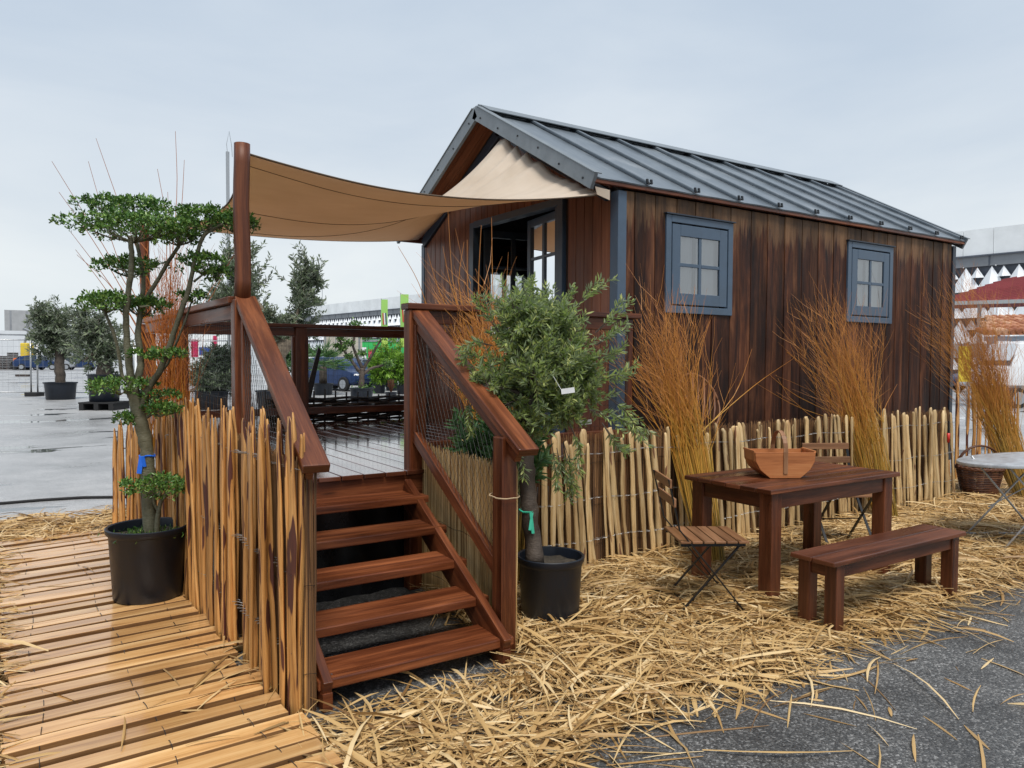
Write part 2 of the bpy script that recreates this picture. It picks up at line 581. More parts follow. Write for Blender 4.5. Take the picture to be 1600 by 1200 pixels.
def mk_roof():
    g = MG('grey_roof_metal')
    o = g.obj()
    n = g.noise(g.map(o, (1, 1, 1)), 2.2, 5, .6)
    d = g.noise(g.map(o, (40, 3, 3)), 1, 4, .6)
    sp = g.noise(g.map(o, (1, .35, .35)), 22, 5, .75)
    f = g.math('ADD', g.math('MULTIPLY', n, .5), g.math('ADD', g.math('MULTIPLY', d, .25), g.math('MULTIPLY', sp, .25)))
    g.set(col=g.ramp(f, [(.38, (.095, .117, .140)), (.52, (.145, .172, .198)), (.64, (.235, .26, .285))]), metal=.15,
          rough=g.ramp(n, [(.3, .30), (.7, .46)]), normal=g.bump(n, .08, .02))
    return g.m


M['roof'] = mk_roof()
M['fascia'] = simple('grey_fascia_metal', (.17, .195, .215), .42, .1, nscale=6, namt=.2)


def mk_glass():
    g = MG('window_glass')
    g.t.nodes.remove(g.b)
    tr = g.n('ShaderNodeBsdfTransparent'); tr.inputs[0].default_value = (.82, .86, .86, 1)
    gl = g.n('ShaderNodeBsdfGlossy'); gl.inputs['Roughness'].default_value = .015; gl.inputs[0].default_value = (.95, .97, 1, 1)
    fr = g.n('ShaderNodeFresnel'); fr.inputs[0].default_value = 1.9
    fac = g.math('ADD', g.math('MULTIPLY', fr.outputs[0], .9), .16, True)
    x = g.n('ShaderNodeMixShader'); g.l(fac, x.inputs[0])
    g.t.links.new(tr.outputs[0], x.inputs[1]); g.t.links.new(gl.outputs[0], x.inputs[2]); g.t.links.new(x.outputs[0], g.out.inputs[0])
    return g.m


M['glass'] = mk_glass()
M['carglass'] = simple('dark_car_glass', (.03, .04, .05), .08)


def mk_canvas():
    g = MG('sail_canvas')
    o = g.obj()
    n = g.noise(o, 1.3, 4, .55)
    w = g.noise(g.map(o, (90, 90, 90)), 1, 3, .6)
    st = g.noise(g.map(o, (3, 9, 3)), 1.2, 5, .65)
    col = g.ramp(g.math('ADD', g.math('MULTIPLY', n, .6), g.math('MULTIPLY', st, .4)), [(.35, (.58, .50, .40)), (.65, (.74, .67, .57))])
    g.set(col=col, rough=.8, normal=g.bump(w, .15, .002))
    t = g.n('ShaderNodeBsdfTranslucent'); t.inputs[0].default_value = (.86, .62, .40, 1)
    x = g.n('ShaderNodeMixShader'); x.inputs[0].default_value = .36
    g.t.links.new(g.b.outputs[0], x.inputs[1]); g.t.links.new(t.outputs[0], x.inputs[2]); g.t.links.new(x.outputs[0], g.out.inputs[0])
    return g.m


M['canvas'] = mk_canvas()
M['seam'] = simple('dark_stitching', (.10, .07, .045), .8)
M['curtain'] = simple('white_curtain', (.72, .73, .75), .85)


def mk_ground():
    g = MG('wet_asphalt')
    p = g.gpos(); s = g.sep(p)
    st = g.vor(p, 120, 'F1'); stc = g.vor(p, 120, 'F1', 'Color')
    st2 = g.vor(p, 260, 'F1', 'Color')
    rv = g.sep(stc)[0]; rv2 = g.sep(st2)[1]
    base = g.ramp(rv, [(0, (.026, .026, .026)), (.5, (.064, .064, .062)), (.74, (.13, .13, .126)), (.90, (.23, .228, .222)), (1, (.42, .415, .405))])
    b2 = g.ramp(rv2, [(0, (.03, .031, .034)), (.7, (.07, .072, .075)), (1, (.25, .25, .245))])
    near = g.mix(.35, base, b2)
    big = g.noise(g.map(p, (1, 1, 0)), .55, 6, .62)
    near = g.mix(1.0, near, g.ramp(g.noise(g.map(p, (1, 1, 0), (2.2, 5.1, 0)), 1.6, 5, .6, .6), [(.34, .55), (.5, .95), (.66, 1.25)]), 'MULTIPLY')
    far = g.mix(.55, g.ramp(rv, [(0, (.20, .205, .21)), (.6, (.36, .362, .365)), (1, (.58, .58, .58))]), g.ramp(g.noise(g.map(p, (1, 1, 0)), 2.2, 6, .7), [(.3, (.30, .305, .31)), (.7, (.46, .46, .465))]))
    # lot beyond the stands: paler, drier asphalt plus sky glare painted into its colour
    dist = g.math('ADD', s[1], g.math('MULTIPLY', g.math('SUBTRACT', big, .5), 1.6))
    lot = g.ramp(g.math('MULTIPLY', g.math('SUBTRACT', dist, 6.6), .6, True), [(0, 0.0), (1, 1.0)])
    lot2 = g.ramp(g.math('MULTIPLY', g.math('SUBTRACT', s[0], 10.5), .5, True), [(0, 0.0), (1, 1.0)])
    lotm = g.math('MAXIMUM', lot, lot2)
    col = g.mix(lotm, near, far)
    wet = g.noise(g.map(p, (1, 1, 0), (3.3, 1.7, 0)), .35, 7, .66, .4)
    damp = g.ramp(wet, [(.38, .78), (.62, 1.05)])
    col = g.mix(1.0, col, damp, 'MULTIPLY')
    pn = g.noise(g.map(p, (.45, 1.25, 0), (9.1, 4.4, 0)), .62, 6, .6, .3)
    pud = g.math('MULTIPLY', g.ramp(pn, [(.585, 0.0), (.605, 1.0)]), lotm)
    col = g.mix(pud, col, (.10, .105, .11))
    ro = g.ramp(wet, [(.35, .24), (.65, .62)])
    g.set(col=col, rough=g.mix(pud, ro, (.03, .03, .03)), spec=.5)
    h = g.math('ADD', g.math('MULTIPLY', rv, .7), g.math('MULTIPLY', g.ramp(st, [(0, 1.0), (.6, 0.0)]), .6))
    bn = g.n('ShaderNodeBump'); g.l(h, bn.inputs['Height']); bn.inputs['Distance'].default_value = .004
    g.l(g.math('MULTIPLY', g.math('SUBTRACT', 1.0, pud), .55), bn.inputs['Strength'])
    g.set(normal=bn.outputs[0])
    return g.m


M['ground'] = mk_ground()

# ------------------------------------------------------------------ the ground
gm = MB()
gm.add([(-500, -300, 0), (700, -300, 0), (700, 900, 0), (-500, 900, 0)], [[0, 1, 2, 3]], [[(0, 0), (1, 0), (1, 1), (0, 1)]])
struct(gm.build('asphalt_ground', M['ground']))

# ------------------------------------------------------------------ exhibition hall far behind
M['panelwhite'] = simple('weathered_white_panel', (.84, .87, .88), .6, nscale=.5, namt=.10)
M['bandgrey'] = simple('grey_band_panel', (.24, .255, .275), .6, nscale=.5, namt=.2)
M['facade_dark'] = simple('dark_facade_back', (.10, .115, .145), .5, nscale=.6, namt=.2)
M['pyr'] = simple('white_pyramid_panel', (.86, .89, .92), .5, nscale=.4, namt=.06)
FO = V3((59.3, 29.1, 0)); FD = V3((-.0896, .996, 0)); FN = V3((-.996, -.0896, 0))   # FN faces the camera side


def fp(s, z, o=0.0):
    p = FO + FD * s + FN * o
    return V3((p.x, p.y, z))


hall = thing('exhibition_hall', 'long white exhibition hall with rows of pointed pyramid panels along its facade', 'building', (FO.x, FO.y, 0))
s0, s1 = -34, 122
mb = MB(); mb.poly([fp(s0, 0, -.3), fp(s1, 0, -.3), fp(s1, 8.4, -.3), fp(s0, 8.4, -.3)], -26, FN)
mb.build('wall', M['facade_dark'], hall)
mb = MB(); mb.poly([fp(s0 + .02, 8.3, -.25), fp(s1 - .02, 8.3, -.25), fp(s1 - .02, 9.08, -.25), fp(s0 + .02, 9.08, -.25)], .3, FN)
mb.build('band', M['bandgrey'], hall)
mb = MB(); mb.poly([fp(s0, 9.02, -.1), fp(s1, 9.02, -.1), fp(s1, 9.12, -.1), fp(s0, 9.12, -.1)], .35, FN)
mb.build('ledge', M['facade_dark'], hall)
k = 0
s = s0
while s < s1 - .1:
    e_ = min(s + 2.0, s1)
    mb = MB(); mb.poly([fp(s + .015, 9.13, -.2), fp(e_ - .015, 9.13, -.2), fp(e_ - .015, 11.0, -.2), fp(s + .015, 11.0, -.2)], .3 + random.uniform(0, .02), FN)
    mb.build('parapet_panel', M['panelwhite'], hall)
    s = e_
for sv in np.arange(s0 + 1, s1, 2.6):
    mb = MB(); mb.poly([fp(sv, 8.32, .05), fp(sv + .1, 8.32, .05), fp(sv + .1, 9.0, .05), fp(sv, 9.0, .05)], .03, FN); mb.build('band_joint', M['facade_dark'], hall)
stuffm = MB()
rows = [(6.45, 8.25, 2.15, 0.0), (4.55, 6.35, 2.15, 1.07), (2.65, 4.45, 2.15, 0.3), (.75, 2.55, 2.15, 1.3)]
for ri, (z0, z1, w, ph) in enumerate(rows):
    sv = s0 + ph; j = 0
    while sv + 2.4 < s1:
        for (ww, zb, zz, dx, dd) in ((2.25, z0, z1, 0, .62), (.95, z1 - .78, z1 - .02, 1.6, .34)):
            A = fp(sv + dx, zb, .0); B = fp(sv + dx + ww, zb, .0); T = fp(sv + dx + ww / 2, zz, .03); Cc = fp(sv + dx + ww / 2, zb, dd)
            pts = [A, B, T, Cc]
            fc = [[0, 3, 2], [3, 1, 2], [0, 1, 3], [0, 2, 1]]
            if sv < 12:
                q = MB(); q.add(pts, fc); q.build('pyramid_panel', M['pyr'], hall)
            else:
                stuffm.add(pts, fc)
        sv += 1.72; j += 1
stuffm.build('pyramid_panel_field', M['pyr'], hall, kind='stuff')
for sv in np.arange(-20, 10, 2.15):
    q = MB(); q.lathe(fp(sv + .6, 8.28, .12), [(0, -.06), (.06, 0), (0, .06)], 8); q.build('wall_lamp', M['white'], hall)
# roof aerial
ae = thing('roof_aerial', 'thin aerial mast standing on the hall roof above the deck rail', 'aerial', fp(113, 10.8, -1.2))
q = MB(); b0 = ae.location; q.tube([b0, b0 + V3((0, 0, 6.0))], .06, 6); q.build('mast', M['steel'], ae)
q = MB(); q.tube([b0 + V3((0, -1.6, 1.2)), b0 + V3((0, 1.8, 1.6))], .07, 5); q.tube([b0 + V3((0, -2.2, .7)), b0 + V3((0, .4, .8))], .07, 5); q.build('crossbar', M['steel'], ae)

# ------------------------------------------------------------------ the cabin
WX0, WX1, WY0, WY1 = 4.158, 9.40, 4.75, 8.19
EZ, RZ, RY = 2.885, 3.905, 6.47
OVX, RX0, RX1 = .33, 3.828, 9.56
FLZ = .78
hut = thing('wooden_cabin', 'dark stained wooden cabin with a grey metal gable roof and two blue windows', 'cabin', (WX0, WY0, 0))
SL = atan2(RZ - 2.93, RY - 4.70)
SLEN = hypot(RZ - 2.93, RY - 4.70)


def rp(x, s_, h=0, side=-1):
    """roof point: distance s_ down from ridge, h above the slope"""
    return V3((x, RY + side * (s_ * cos(SL) + h * sin(SL) * 1), RZ - s_ * sin(SL) + h * cos(SL)))


WIN = [(4.667, 5.502), (7.262, 8.09)]
WZ0, WZ1 = 1.885, 2.717
# siding boards
xx = WX0 + .065
j = 0
while xx < WX1 - .05:
    w = random.uniform(.095, .15)
    x1 = min(xx + w, WX1 - .05)
    if WX1 - .05 - x1 < .05:
        x1 = WX1 - .05
    for a, b in WIN:
        for ed in (a + .012, b - .012):
            if xx + .004 < ed < x1 + .03:
                x1 = ed
    dep = .006 if j % 2 else 0.0
    spans = [(.32, 2.86)]
    for a, b in WIN:
        if (xx + x1) / 2 > a + .01 and (xx + x1) / 2 < b - .01:
            spans = [(.32, WZ0 + .02), (WZ1 - .02, 2.86)]
    for z0, z1 in spans:
        q = MB(); q.box(xx + .0008, x1 - .0008, WY0 - .022 - dep - random.uniform(0, .004), WY0 - .001, z0, z1)
        q.build('siding_board', M['siding'], hut, bevel=.003)
    xx = x1 - (.0 if j % 2 == 0 else .0)
    j += 1


def wall_holes(axis, c0, c1, a0, a1, z0, z1, holes, name, mat):
    """lining wall made of box strips round openings"""
    cuts = sorted(holes)
    a = a0
    mbx = MB()

    def bx(p, q_, r, t):
        if q_ - p < .005 or t - r < .005:
            return
        if axis == 'x':
            mbx.box(p, q_, c0, c1, r, t)
        else:
            mbx.box(c0, c1, p, q_, r, t)
    for h0, h1, hz0, hz1 in cuts:
        bx(a, h0, z0, z1); bx(h0, h1, z0, hz0); bx(h0, h1, hz1, z1); a = h1
    bx(a, a1, z0, z1)
    return mbx.build(name, mat, hut)


hz = (WZ0 + .03, WZ1 - .03)
wall_holes('x', WY0, WY0 + .06, WX0 + .05, WX1 - .05, .3, 2.86, [(a + .03, b - .03, *hz) for a, b in WIN], 'wall_lining', M['inner'])
wall_holes('x', WY1 - .06, WY1, WX0 + .05, WX1 - .05, .3, 2.86, [(4.93, 5.62, 1.72, 2.59), (7.2, 7.9, 1.72, 2.59)], 'wall_lining', M['inner'])
q = MB(); q.poly([(WX1 - .05, WY0, .3), (WX1 - .05, WY1, .3), (WX1 - .05, WY1, 2.88), (WX1 - .05, RY, RZ - .1), (WX1 - .05, WY0, 2.88)], .05, (1, 0, 0)); q.build('end_wall', M['inner'], hut)
DY0, DY1, DZ1 = 5.56, 6.975, 2.85      # door opening
# gable planks (vertical, meeting the rake)


def gz(y):
    return RZ - .09 - abs(y - RY) * math.tan(SL)


yy = WY0 + .06
while yy < WY1 - .06:
    w = .113
    y1 = min(yy + w, WY1 - .06)
    if WY1 - .06 - y1 < .04:
        y1 = WY1 - .06
    za = .5
    mid = (yy + y1) / 2
    segs = []
    if mid > DY0 - .13 and mid < DY1 + .08:
        segs = [(DZ1 + .05, None)]
    else:
        segs = [(za, None)]
    for zb, _ in segs:
        q = MB()
        P = [(WX0, yy + .003, zb), (WX0, y1 - .003, zb), (WX0, y1 - .003, gz(y1)), (WX0, yy + .003, gz(yy))]
        if yy < RY < y1:
            P = [P[0], P[1], P[2], (WX0, RY, gz(RY)), P[3]]
        var = random.random()
        q.poly(P, .022, (-1, 0, 0), var)
        # grain runs up the board
        u0 = random.random() * 4
        q.uv = [[(vv + u0, uu + u0) for uu, vv in f] for f in q.uv]
        q.build('gable_board', M['gable'], hut, bevel=.003)
    yy = y1
q = MB()
for (a, b, c, d) in ((WY0, DY0 - .02, .3, 2.88), (DY1 + .02, WY1, .3, 2.88), (DY0 - .02, DY1 + .02, DZ1 + .02, 2.88)):
    q.box(WX0 + .002, WX0 + .05, a, b, c, d)
q.poly([(WX0 + .002, WY0, 2.882), (WX0 + .002, WY1, 2.882), (WX0 + .002, RY, RZ - .1)], .048, (1, 0, 0))
q.build('gable_lining', M['inner'], hut)
# interior floor / ceiling
q = MB(); q.box(WX0 + .06, WX1 - .06, WY0 + .07, WY1 - .07, FLZ - .06, FLZ); q.build('cabin_floor', M['inner'], hut)
q = MB()
for sd_ in (-1, 1):
    q.poly([rp(WX0 + .06, .06, -.07, sd_), rp(WX1 - .06, .06, -.07, sd_), rp(WX1 - .06, SLEN - .1, -.07, sd_), rp(WX0 + .06, SLEN - .1, -.07, sd_)], .02, (0, 0, -1))
q.build('ceiling', M['inner'], hut)
# corner trims
q = MB(); q.box(WX0 - .028, WX0 + .063, WY0 - .043, WY0 + .055, .3, 2.85); q.build('corner_trim', M['blue'], hut, bevel=.004)
q = MB(); q.box(WX1 - .048, WX1 + .02, WY0 - .043, WY0 + .03, .3, 2.84); q.build('corner_trim', M['navy'], hut, bevel=.004)
q = MB(); q.box(WX0 - .028, WX0 + .03, WY1 - .055, WY1 + .02, .3, 2.82); q.build('corner_trim', M['blue'], hut, bevel=.004)
# rake trims on the gable wall
for sd_ in (-1, 1):
    q = MB(); q.beam(rp(WX0 - .04, .03, -.15, sd_), rp(WX0 - .04, SLEN - .05, -.15, sd_), .04, .10, rp(0, 0, 1, sd_) - rp(0, 0, 0, sd_)); q.build('rake_trim', M['navy'], hut, bevel=.004)
# eave batten
q = MB(); q.box(RX0 + .02, RX1 - .02, WY0 - .082, WY0 - .045, 2.868, 2.910); q.build('eave_batten', M['red'], hut, bevel=.004)
q = MB(); q.box(RX0 + .02, RX1 - .02, WY1 + .045, WY1 + .085, 2.848, 2.915); q.build('eave_batten', M['red'], hut, bevel=.004)
# roof panels and seams
seams = [3.848] + [4.405 + .5565 * k for k in range(10)] + [RX1 - .01]
for sd_ in (-1, 1):
    nr = rp(0, 0, 1, sd_) - rp(0, 0, 0, sd_)
    for a, b in zip(seams[:-1], seams[1:]):
        q = MB()
        # slightly dished pan
        m_ = [(a + .002, .004), (a + .06, 0), ((a + b) / 2, .004), (b - .06, 0), (b - .002, .004)]
        top = [rp(x_, .02, h_, sd_) for x_, h_ in m_] + [rp(x_, SLEN + .05, h_, sd_) for x_, h_ in m_]
        bot = [p - nr * .012 for p in top]
        n5 = 5
        fc = [[i, i + 1, n5 + i + 1, n5 + i] for i in range(4)] + [[2 * n5 + i + 1, 2 * n5 + i, 3 * n5 + i, 3 * n5 + i + 1] for i in range(4)]
        fc += [[n5 + i, n5 + i + 1, 3 * n5 + i + 1, 3 * n5 + i] for i in range(4)]
        q.add(top + bot, fc)
        q.build('roof_panel', M['roof'], hut)
    for x_ in seams[1:-1]:
        q = MB()
        q.beam(rp(x_, .05, .022, sd_), rp(x_, SLEN + .052, .022, sd_), .036, .028, nr)
        o = q.build('standing_seam', M['roof'], hut, bevel=.008)
        c = MB()
        for dx in (-.022, .022):
            c.beam(rp(x_ + dx, SLEN + .035, .05, sd_), rp(x_ + dx, SLEN + .058, .02, sd_), .012, .02, (1, 0, 0))
        c.build('seam_clip', M['black'], hut, kind='stuff')
    # soffit boards under the overhang
    for a, b in ((RX0 + .03, RX0 + .125), (RX0 + .127, RX0 + .222), (RX0 + .224, WX0 - .02)):
        q = MB(); q.beam(rp((a + b) / 2, .05, -.03, sd_), rp((a + b) / 2, SLEN - .02, -.03, sd_), b - a - .003, .016, nr); q.build('soffit_board', M['gable'], hut)
    for xa in (RX0, RX1 - .035):
        q = MB()
        q.beam(rp(xa + .017, -.005 if sd_ < 0 else .0, -.035, sd_), rp(xa + .017, SLEN + .055, -.035, sd_), .034, .125, nr); q.build('fascia_board', M['fascia'], hut, bevel=.003)
        q = MB(); q.beam(rp(xa + .03, .03, .034, sd_), rp(xa + .03, SLEN + .054, .034, sd_), .075, .008, nr); q.build('fascia_capping', M['fascia'], hut)
    c = MB()
    for t_ in np.arange(.15, SLEN, .36):
        p = rp(RX0 - .002, t_, -.02 - .03 * (int(t_ * 10) % 2), sd_)
        c.tube([p, p - V3((.006, 0, 0))], .009, 8)
    c.build('fixing_screws', M['black'], hut, kind='stuff')
    # ridge capping, held up by the seams
    q = MB(); q.beam(rp(RX0 + .06, .095, .046, sd_), rp(RX1 - .03, .095, .046, sd_), .19, .008, nr); q.build('ridge_cap', M['fascia'], hut)
q = MB(); q.tube([(RX0 + .04, RY, RZ + .040), (RX1 - .04, RY, RZ + .040)], .014, 8); q.build('ridge_roll', M['fascia'], hut)
# windows


def window(x0, x1, z0, z1, y, fdir=-1, curtain=True):
    f = MB()
    fw, out = .062, .052
    ya, yb = y - .026, y + .01
    f.box(x0, x0 + fw, ya, yb, z0, z1); f.box(x1 - fw, x1, ya, yb, z0, z1)
    f.box(x0 + fw, x1 - fw, ya - .002, yb, z1 - fw, z1); f.box(x0 + fw, x1 - fw, ya - .002, yb, z0, z0 + fw)
    fr = f.build('window_frame', M['blue'], hut, bevel=.004)
    c = MB(); c.box(x0 - .015, x1 + .015, ya - .018, yb, z1 + .001, z1 + .012); c.build('drip_strip', M['navy'], fr)
    s_ = MB(); g_ = .012
    a, b, c0, c1 = x0 + fw + g_, x1 - fw - g_, z0 + fw + g_, z1 - fw - g_
    sw = .098
    s_.box(a, a + sw, y - .024, y - .002, c0, c1); s_.box(b - sw, b, y - .024, y - .002, c0, c1)
    s_.box(a + sw, b - sw, y - .0255, y - .002, c1 - sw, c1); s_.box(a + sw, b - sw, y - .0255, y - .002, c0, c0 + sw)
    s_.build('sash', M['blue'], fr, bevel=.004)
    mx_, mz = (a + b) / 2, (c0 + c1) / 2
    mm = MB(); mm.box(mx_ - .017, mx_ + .017, y - .020, y - .008, c0 + sw, c1 - sw); mm.box(a + sw, mx_ - .017, y - .0212, y - .008, mz - .015, mz + .015); mm.box(mx_ + .017, b - sw, y - .0212, y - .008, mz - .015, mz + .015)
    mm.build('glazing_bar', M['blue'], fr, bevel=.003)
    for xa, xb in ((a + sw, mx_ - .017), (mx_ + .017, b - sw)):
        for za, zb in ((c0 + sw, mz - .015), (mz + .015, c1 - sw)):
            pm = MB(); ti = random.uniform(-.002, .002)
            pm.add([(xa, y - .012 + ti, za), (xb, y - .012, za), (xb, y - .012 - ti, zb), (xa, y - .012, zb)], [[0, 1, 2, 3]])
            pm.build('pane', M['glass'], fr)
    if curtain:
        cm = MB(); nn = 26
        for half in (0, 1):
            pts = []
            for i in range(nn + 1):
                t = i / nn
                x_ = (a + .02) + (t * .46 + half * .54) * (b - a - .04)
                amp = .008
                for zq in (0, 1, 2):
                    zz = c1 + .02 - zq * (c1 - c0 + .03) / 2
                    pinch = 0 if zq != 1 else (1 if half else -1) * .0
                    pts.append((x_ + pinch, y + .05 + amp * sin(t * 15 + half) * (1 + .2 * zq), zz))
            fc = []
            for i in range(nn):
                for zq in range(2):
                    fc.append([i * 3 + zq, i * 3 + zq + 1, (i + 1) * 3 + zq + 1, (i + 1) * 3 + zq])
            cm.add(pts, fc)
        cm.build('curtain', M['curtain'], fr, smooth=True)
    return fr


for a, b in WIN:
    window(a, b, WZ0, WZ1, WY0 - .02)
# back windows (plain, seen through the door)
for a, b in ((4.93, 5.62), (7.2, 7.9)):
    f = MB(); z0, z1 = 1.72, 2.59
    ya, yb = WY1 - .07, WY1 + .02
    f.box(a, a + .05, ya, yb, z0, z1); f.box(b - .05, b, ya, yb, z0, z1); f.box(a + .05, b - .05, ya, yb - .002, z1 - .05, z1); f.box(a + .05, b - .05, ya, yb - .002, z0, z0 + .05)
    f.box((a + b) / 2 - .02, (a + b) / 2 + .02, ya + .02, yb - .02, z0 + .05, z1 - .05); f.box(a + .05, b - .05, ya + .022, yb - .022, 2.14, 2.17)
    f.build('back_window_frame', M['navy'], hut)
# door frame, leaves
q = MB(); q.box(WX0 - .045, WX0 + .06, DY0 - .13, DY0 - .055, FLZ + .02, DZ1 + .06); q.build('door_jamb', M['blue'], hut, bevel=.004)
q = MB(); q.box(WX0 - .03, WX0 + .062, DY0 - .053, DY0, FLZ + .02, DZ1); q.build('door_jamb', M['blue'], hut, bevel=.004)
q = MB(); q.box(WX0 - .045, WX0 + .06, DY1, DY1 + .08, FLZ + .02, DZ1 + .06); q.build('door_jamb', M['blue'], hut, bevel=.004)
q = MB(); q.box(WX0 - .043, WX0 + .058, DY0 - .055, DY1 - .002, DZ1 + .001, DZ1 + .07); q.build('door_head', M['blue'], hut, bevel=.004)
q = MB(); q.box(WX0 - .05, WX0 + .08, DY0 - .05, DY1, FLZ + .001, FLZ + .03); q.build('door_sill', M['navy'], hut, bevel=.004)


def leaf(hinge, dirv, w, name):
    d = V3((dirv[0], dirv[1], 0)).normalized(); h = V3((hinge[0], hinge[1], 0))
    up = V3((0, 0, 1)); za, zb = FLZ + .035, DZ1 - .01
    f = MB(); st = .075
    sidev = d.cross(up)
    f.beam(h + d * st / 2 + up * za, h + d * st / 2 + up * zb, st, .042, sidev)
    f.beam(h + d * (w - st / 2) + up * za, h + d * (w - st / 2) + up * zb, st, .042, sidev)
    f.beam(h + d * st + up * (zb - st / 2 - .0), h + d * (w - st) + up * (zb - st / 2), .040, st)
    f.beam(h + d * st + up * (za + .30), h + d * (w - st) + up * (za + .30), .040, .60)
    lf = f.build(name, M['blue'], hut, bevel=.004)
    b = MB(); b.beam(h + d * w / 2 + up * (za + .6), h + d * w / 2 + up * (zb - st), .05, .03, sidev)
    z_ = za + .6 + .52
    while z_ < zb - .2:
        b.beam(h + d * st + up * z_, h + d * (w / 2 - .025) + up * z_, .03, .028); b.beam(h + d * (w / 2 + .025) + up * z_, h + d * (w - st) + up * z_, .03, .028)
        z_ += .52
    b.build('glazing_bar', M['blue'], lf, bevel=.003)
    for u0, u1 in ((st, w / 2 - .025), (w / 2 + .025, w - st)):
        g_ = MB(); p = [h + d * u0 + up * (za + .6), h + d * u1 + up * (za + .6), h + d * u1 + up * (zb - st), h + d * u0 + up * (zb - st)]
        g_.add(p, [[0, 1, 2, 3]]); g_.build('pane', M['glass'], lf)
    hd = MB(); hp = h + d * (w - st / 2) + up * (za + 1.0) - sidev * -.03
    hd.tube([hp, hp + sidev * .04, hp + sidev * .04 - d * .1], .009, 6); hd.build('handle', M['steel'], lf)


leaf((WX0 + .05, DY0 + .005), (.17, 1.0), .69, 'door_leaf')
leaf((WX0 + .07, DY1 - .03), (1.0, -.12), .69, 'door_leaf')

# ------------------------------------------------------------------ deck and rails
DX0, DX1, DYF, DYB = 1.10, 4.12, 4.40, 8.14
SRX = 2.18          # right line of the stair at the deck


def rx_(y): return 2.085 + (y - 3.1) * .068      # the staircase narrows slightly towards its foot
def lx_(y): return 1.035 + (y - 3.1) * .060


deck = thing('raised_deck', 'raised reddish wooden deck with posts and wire mesh railings in front of the cabin', 'deck', (DX0, DYF, 0))
xx = DX0
while xx < DX1 - .02:
    x1 = min(xx + .143, DX1)
    q = MB(); q.box(xx + .0, x1 - .007, DYF - .03, DYB, FLZ - .028, FLZ + random.uniform(-.001, .001)); q.build('deck_board', M['deckboard'], deck, bevel=.004)
    xx = x1
for (a, b, c, d) in ((DX0, DX1, DYF - .005, DYF + .04), (DX0, DX1, DYB - .05, DYB - .005)):
    q = MB(); q.box(a, b, c, d, FLZ - .20, FLZ - .03); q.build('rim_joist', M['red'], deck, bevel=.004)
q = MB(); q.box(DX0 + .0, DX0 + .045, DYF + .042, DYB - .052, FLZ - .20, FLZ - .03); q.build('rim_joist', M['red'], deck, bevel=.004)
q = MB(); q.box(DX1 - .045, DX1, DYF + .042, DYB - .052, FLZ - .20, FLZ - .03); q.build('rim_joist', M['red'], deck, bevel=.004)
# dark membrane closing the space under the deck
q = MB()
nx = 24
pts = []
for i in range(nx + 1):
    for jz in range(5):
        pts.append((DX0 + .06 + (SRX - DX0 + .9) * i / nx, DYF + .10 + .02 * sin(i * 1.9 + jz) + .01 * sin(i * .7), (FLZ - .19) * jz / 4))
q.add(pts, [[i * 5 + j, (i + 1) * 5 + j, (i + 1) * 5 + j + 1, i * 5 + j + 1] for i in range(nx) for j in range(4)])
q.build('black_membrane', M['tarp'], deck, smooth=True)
RT = 1.80


def post(x, y, z1, z0=0, w=.09, name='post', mat='red', par=None):
    q = MB(); q.box(x - w / 2, x + w / 2, y - w / 2, y + w / 2, z0, z1)
    return q.build(name, M[mat], par or deck, bevel=.006)


def mesh_panel(a, b, za0, za1, zb0, zb1, sp, par, diag=False, r=.0009, name='wire_mesh'):
    """wire grid between plan points a and b; bottom/top heights at each end"""
    q = MB(); a = V3((*a, 0)); b = V3((*b, 0)); L = (b - a).length; d = (b - a) / L

    def lo(t): return za0 + (zb0 - za0) * t / L
    def hi(t): return za1 + (zb1 - za1) * t / L

    def seg(t0, z0, t1, z1):
        n_ = 12
        # clip to the panel
        pts_ = []
        for i in range(n_ + 1):
            t = t0 + (t1 - t0) * i / n_; z = z0 + (z1 - z0) * i / n_
            if -1e-6 <= t <= L + 1e-6 and lo(t) - .001 <= z <= hi(t) + .001:
                pts_.append(a + d * t + V3((random.gauss(0, .0008), random.gauss(0, .0008), z)))
        if len(pts_) > 1:
            q.tube([pts_[0], pts_[len(pts_) // 2], pts_[-1]] if len(pts_) > 2 else pts_, r, 3, cap=False)
    if not diag:
        t = sp * .4
        while t < L:
            seg(t, lo(t), t, hi(t)); t += sp
        z = min(za0, zb0) + sp * .6
        while z < max(za1, zb1):
            n_ = 40
            pts_ = [a + d * (L * i / n_) + V3((0, 0, z)) for i in range(n_ + 1) if lo(L * i / n_) <= z <= hi(L * i / n_)]
            if len(pts_) > 1:
                q.tube([pts_[0], pts_[-1]], r, 3, cap=False)
            z += sp
    else:
        zmin, zmax = min(za0, zb0), max(za1, zb1)
        H = zmax - zmin
        for sgn in (-1, 1):
            t = -H if sgn > 0 else 0
            t = -H * .6
            while t < L + H * .6:
                n_ = 60; pts_ = []
                for i in range(n_ + 1):
                    z = zmin + H * i / n_; tt = t + (z - zmin) * .55 * sgn if sgn > 0 else t + (zmax - z) * .55
                    if 0 <= tt <= L and lo(tt) <= z <= hi(tt):
                        pts_.append(a + d * tt + V3((0, 0, z)))
                if len(pts_) > 1:
                    q.tube([pts_[0], pts_[-1]], r, 3, cap=False)
                t += sp
    return q.build(name, M['mesh'], par, kind='stuff')


